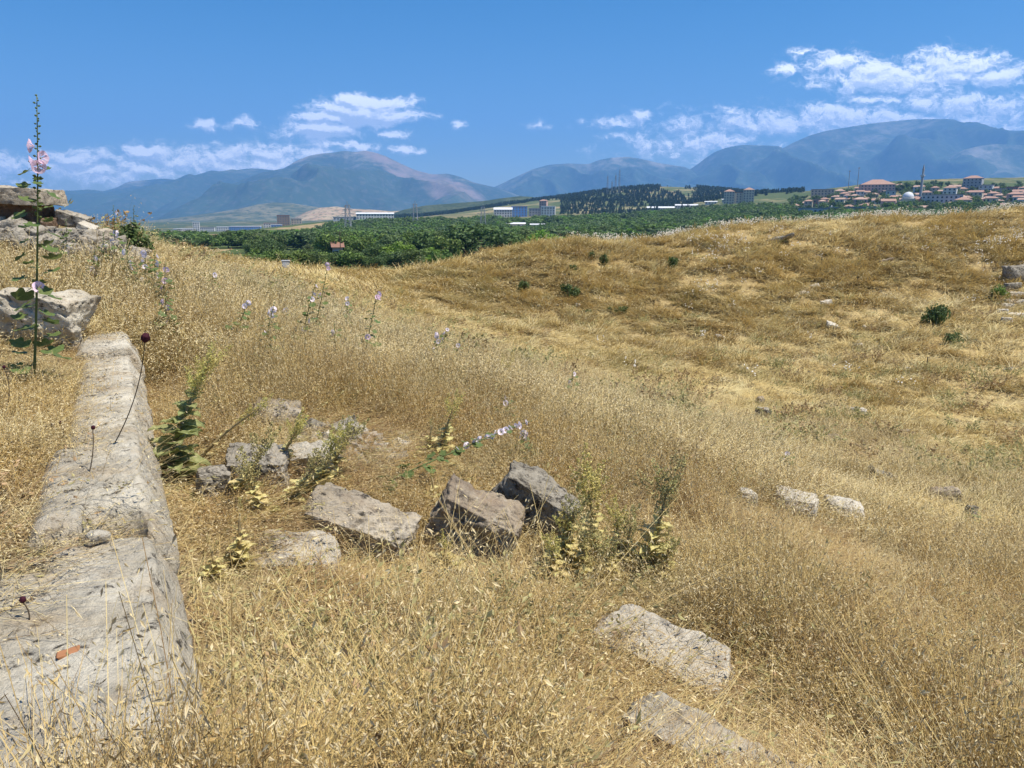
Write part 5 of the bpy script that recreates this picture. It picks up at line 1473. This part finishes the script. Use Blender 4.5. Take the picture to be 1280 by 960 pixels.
for (u, t, w, st, wa, ro, sty, lab) in TOWN:
    bld(u, t, w * .82, st, wa, ro, sty, lab, group=GT)
nfill = 0
for _ in range(1200):
    if nfill >= 84: break
    u = rng.uniform(1000, 1340); t = rng.uniform(660, 960)
    q = land(u, t); vv = HORIZON_V - q[2] / t * PXF
    if vv > 262 or (u < 1040 and t > 850): continue
    if any(abs(u - b[0]) < 5.5 and abs(t - b[1]) < 24 for b in TOWN): continue
    TOWN.append((u, t)); nfill += 1
    c_ = ["cream", "white", "pink", "beige"][nfill % 4]; r_ = ["red", "orange"][(nfill // 4) % 2]
    bld(u, t, rng.uniform(7, 10.5), 1 + int(rng.random() < .4), c_, r_, "hip" if nfill % 3 else "gable", "%s house with %s tiles packed among the village roofs" % (c_, r_), group="packed %s houses with %s tiles" % (c_, r_), nwin=2)
AP = dict(cat="building", name="apartment_building")
bld(1023, 960, 24, 3, "beige", "grey", "flat", "beige block on the hilltop at the left of the village", rz=-.4, **AP)
bld(1089, 930, 34, 3, "pink", "red", "hip", "long pinkish building with a red roof on the hilltop", rz=-.35, **AP)
bld(1207, 960, 17, 4, "grey", "red", "hip", "tall grey apartment house with a small red roof on the skyline", **AP)
bld(1171, 760, 38, 3, "pale grey", "grey", "flat", "long pale grey block with rows of windows in the middle of the village", rz=-.5, dr=.35, **AP)
bld(1016, 610, 36, 2, "pale grey", "grey", "flat", "left wing of the long grey building at the foot of the village", rz=-.38, dr=.3, **AP)
bld(1062, 612, 48, 2, "beige", "grey", "flat", "right wing of the long building, beige with tall window bays", rz=-.38, dr=.3, **AP)
bld(908, 1000, 12, 5, "cream", "red", "hip", "left tower of the pinkish apartments on the lone ridge", rz=-.27, dr=.9, **AP)
bld(920, 1003, 14, 4, "cream", "brown", "flat", "middle part of the pinkish apartments on the lone ridge", rz=-.27, dr=.7, **AP)
bld(932, 1000, 12, 5, "cream", "red", "hip", "right tower of the pinkish apartments on the lone ridge", rz=-.27, dr=.9, **AP)
FA = dict(cat="factory", name="factory")
bld(470, 900, 44, 2, "white", "white", "gable", "long white factory hall in the valley", rz=.2, dr=.4, pitch=.15, **FA)
bld(432, 905, 26, 1, "pale grey", "grey", "flat", "low grey hall at the left end of the white factory", rz=.2, dr=.5, **FA)
bld(629, 950, 22, 3, "white", "white", "gable", "white mill building with a low gable at the middle of the valley", rz=0, pitch=.3, **FA)
bld(649, 960, 18, 4, "blue", "grey", "flat", "bright blue industrial block beside the white mill", rz=.1, **FA)
bld(668, 965, 14, 3, "grey", "grey", "flat", "grey block between the blue one and the white tower", rz=0, **FA)
bld(685, 950, 17, 4, "white", "white", "flat", "white cubic block right of the blue one", rz=-.1, **FA)
bld(679, 1010, 9, 6, "pink", "red", "hip", "slim pinkish tower rising behind the white cubic block", **FA)
SH = dict(cat="shed", name="shed", group="low white sheds of the valley")
for (u, t, w, lab, wa) in [(641, 640, 30, "long low white greenhouse shed below the white mill", "white"), (672, 620, 18, "white shed right of the long greenhouse shed", "white"), (596, 760, 13, "square white shed alone in the orchards", "white"), (609, 900, 12, "small white shed left of the white mill", "white"),
                           (824, 1120, 32, "long white roofed barn at the foot of the pine hill", "white"), (856, 1080, 26, "white roofed barn in the middle of the row by the pine hill", "white"), (886, 1060, 14, "short white barn at the right of the row by the pine hill", "white"), (905, 1050, 10, "smallest white barn below the lone apartments", "cream"),
                           (824, 520, 6, "tiny pink roofed hut in the middle of the orchards", "pink")]:
    bld(u, t, w, 1, wa, "white" if wa != "pink" else "orange", "gable", lab, rz=-math.atan((u - 640) / PXF), dr=.4, pitch=.25, **SH)
for (u, t, w, st, wa, ro, lab) in [(308, 1250, 34, 2, "blue", "white", "long pale blue warehouse in the left distance"), (285, 1300, 22, 2, "white", "white", "white warehouse left of the pale blue one"), (258, 1350, 20, 2, "white", "grey", "white warehouse with a grey roof, leftmost of the row"),
                               (247, 1320, 7, 5, "white", "white", "white silo like tower before the left warehouses"), (340, 1150, 16, 2, "white", "orange", "white works building beside the brown tower"), (356, 1120, 14, 5, "brown", "brown", "brown concrete works tower in the left distance"), (347, 1080, 12, 1, "blue", "white", "small bright blue hall before the brown works tower"),
                               (372, 1130, 12, 3, "beige", "grey", "beige works block right of the brown tower"), (232, 1500, 22, 1, "white", "white", "low white hall farthest left in the plain")]:
    bld(u, t, w, st, wa, ro, "flat", lab, rz=.25, dr=.5, **FA)
# small pink farmhouse by the saddle
bld(421, 205, 11, 1, "pink", "brown", "gable", "small pinkish farmhouse among the valley trees behind the saddle", rz=.3)
bld(632, 330, 10, 1, "brown", "brown", "gable", "little brown farmhouse behind the crest of the bank", rz=0)
# mosque
p = land(1129, 740)
root = empty("mosque", p, -.45); tag(root, "small village mosque with a white dome", "mosque")
mb = MB(); mb.box((0, 0, 2.5), (11, 11, 11)); mb.build("wall", WM["cream"], root)
mb = MB(); mb.tube([(0, 0, 8.02), (0, 0, 9.2)], 4.6, 16); mb.build("drum", WM["white"], root)
mb = MB(); mb.tube([(0, 0, 9.22)] + [(0, 0, 9.22 + 4.4 * math.sin(a)) for a in np.linspace(.1, 1.52, 8)], [4.5] + [4.5 * math.cos(a) for a in np.linspace(.1, 1.52, 8)], 18); mb.build("dome", M['lead'], root, smooth=True)
p = land(1144, 850)
root = empty("minaret", p); tag(root, "slender grey minaret with a pointed cap above the village roofs", "minaret")
mb = MB(); mb.tube([(0, 0, -2), (0, 0, 22)], [1.35, 1.15], 12); mb.build("shaft", WM["grey"], root)
mb = MB(); mb.tube([(0, 0, 22.02), (0, 0, 22.6), (0, 0, 23.6)], [1.2, 2.0, 2.0], 12); mb.build("balcony", WM["pale grey"], root)
mb = MB(); mb.tube([(0, 0, 23.62), (0, 0, 28)], [.95, .9], 12); mb.build("upper_shaft", WM["grey"], root)
mb = MB(); mb.tube([(0, 0, 28.02), (0, 0, 34)], [1.2, .03], 12); mb.build("spire", RM["grey"], root)
# poles, masts, pylons
def mast(u, t, h, label, w=1.6, group="radio masts on the pine hill", name="radio_mast"):
    p = land(u, t); root = empty(name, p); tag(root, label, "mast", group)
    mb = MB(); hw = w / 2; n_ = max(4, int(h / 5))
    for (x, y) in ((-hw, -hw), (hw, -hw), (hw, hw), (-hw, hw)): mb.tube([(x, y, -1), (x * .5, y * .5, h)], .24, 4)
    for k in range(n_):
        z0, z1 = h * k / n_, h * (k + 1) / n_; s0, s1 = hw * (1 - .5 * k / n_), hw * (1 - .5 * (k + 1) / n_)
        for (a, b) in (((-1, -1), (1, -1)), ((1, 1), (-1, 1)), ((1, -1), (1, 1)), ((-1, 1), (-1, -1))):
            mb.tube([(a[0] * s0, a[1] * s0, z0), (b[0] * s1, b[1] * s1, z1)], .12, 4)
    mb.build("lattice", M['steel'], root)
    mb = MB(); mb.tube([(0, 0, h), (0, 0, h * 1.12)], .18, 5); mb.build("antenna", M['steel'], root)
    return root
for (u, vt, lab) in [(757.5, 217, "left tall radio mast on the pine hill"), (763, 225, "shortest radio mast, second from the left on the pine hill"), (767.5, 216, "third radio mast from the left on the pine hill"), (772, 209, "tallest radio mast on the pine hill")]:
    p = land(u, 1500); h = sky_xy(u, vt)[1] * p[1] - p[2]
    mast(u, 1500, h / 1.12, lab, 3.0)
for (u, vt, lab) in [(1065, 209, "taller dark pole on the hilltop left of the long pink building"), (1054, 213, "shorter dark pole on the hilltop")]:
    p = land(u, 965); h = sky_xy(u, vt)[1] * p[1] - p[2]
    root = empty("pole", p); tag(root, lab, "pole", "poles on the hilltop")
    mb = MB(); mb.tube([(0, 0, -1), (0, 0, h)], [.5, .25], 8); mb.build("shaft", M['steel'], root)
    mb = MB(); mb.box((0, 0, h - 1), (1.8, .3, .9)); mb.build("lamp_head", M['steel'], root)
def pylon(u, t, h, label):
    root = mast(u, t, h, label, 4.5, "power pylons in the valley", "pylon")
    mb = MB()
    for z, L in ((h * .72, 9), (h * .84, 7), (h * .95, 5)):
        mb.tube([(-L / 2, 0, z), (0, 0, z + .6), (L / 2, 0, z)], .2, 4)
    mb.build("cross_arm", M['steel'], root); root['category'] = "pylon"
pylon(436, 520, 21, "lattice power pylon before the white factory")
pylon(520, 640, 20, "lattice power pylon right of the white factory")
pylon(604, 600, 18, "lattice power pylon above the broad dark tree")
p = land(425, 200); root = empty("utility_pole", p); tag(root, "thin wooden utility pole beside the pinkish farmhouse", "pole")
mb = MB(); mb.tube([(0, 0, -.5), (0, 0, 7.5)], [.13, .09], 7); mb.build("shaft", M['bark'], root)
mb = MB(); mb.box((0, 0, 7.1), (1.5, .1, .12)); mb.build("cross_arm", M['bark'], root)
# grey cabinet at the far edge of the near field
p, t = hit(358, 340, 25)
root = empty("utility_cabinet", p, .2); tag(root, "small grey metal cabinet standing at the edge of the saddle", "cabinet")
k = t / PXF
mb = MB(); mb.box((0, 0, 7.5 * k), (9 * k, 5 * k, 12 * k)); mb.build("body", M['steel'], root)
mb = MB(); mb.box((0, 0, 14 * k), (10 * k, 6 * k, .9 * k)); mb.build("roof", M['lead'], root)
mb = MB(); mb.box((0, -2.6 * k, 7.5 * k), (7.5 * k, .15 * k, 10 * k)); mb.build("door", WM["pale grey"], root)
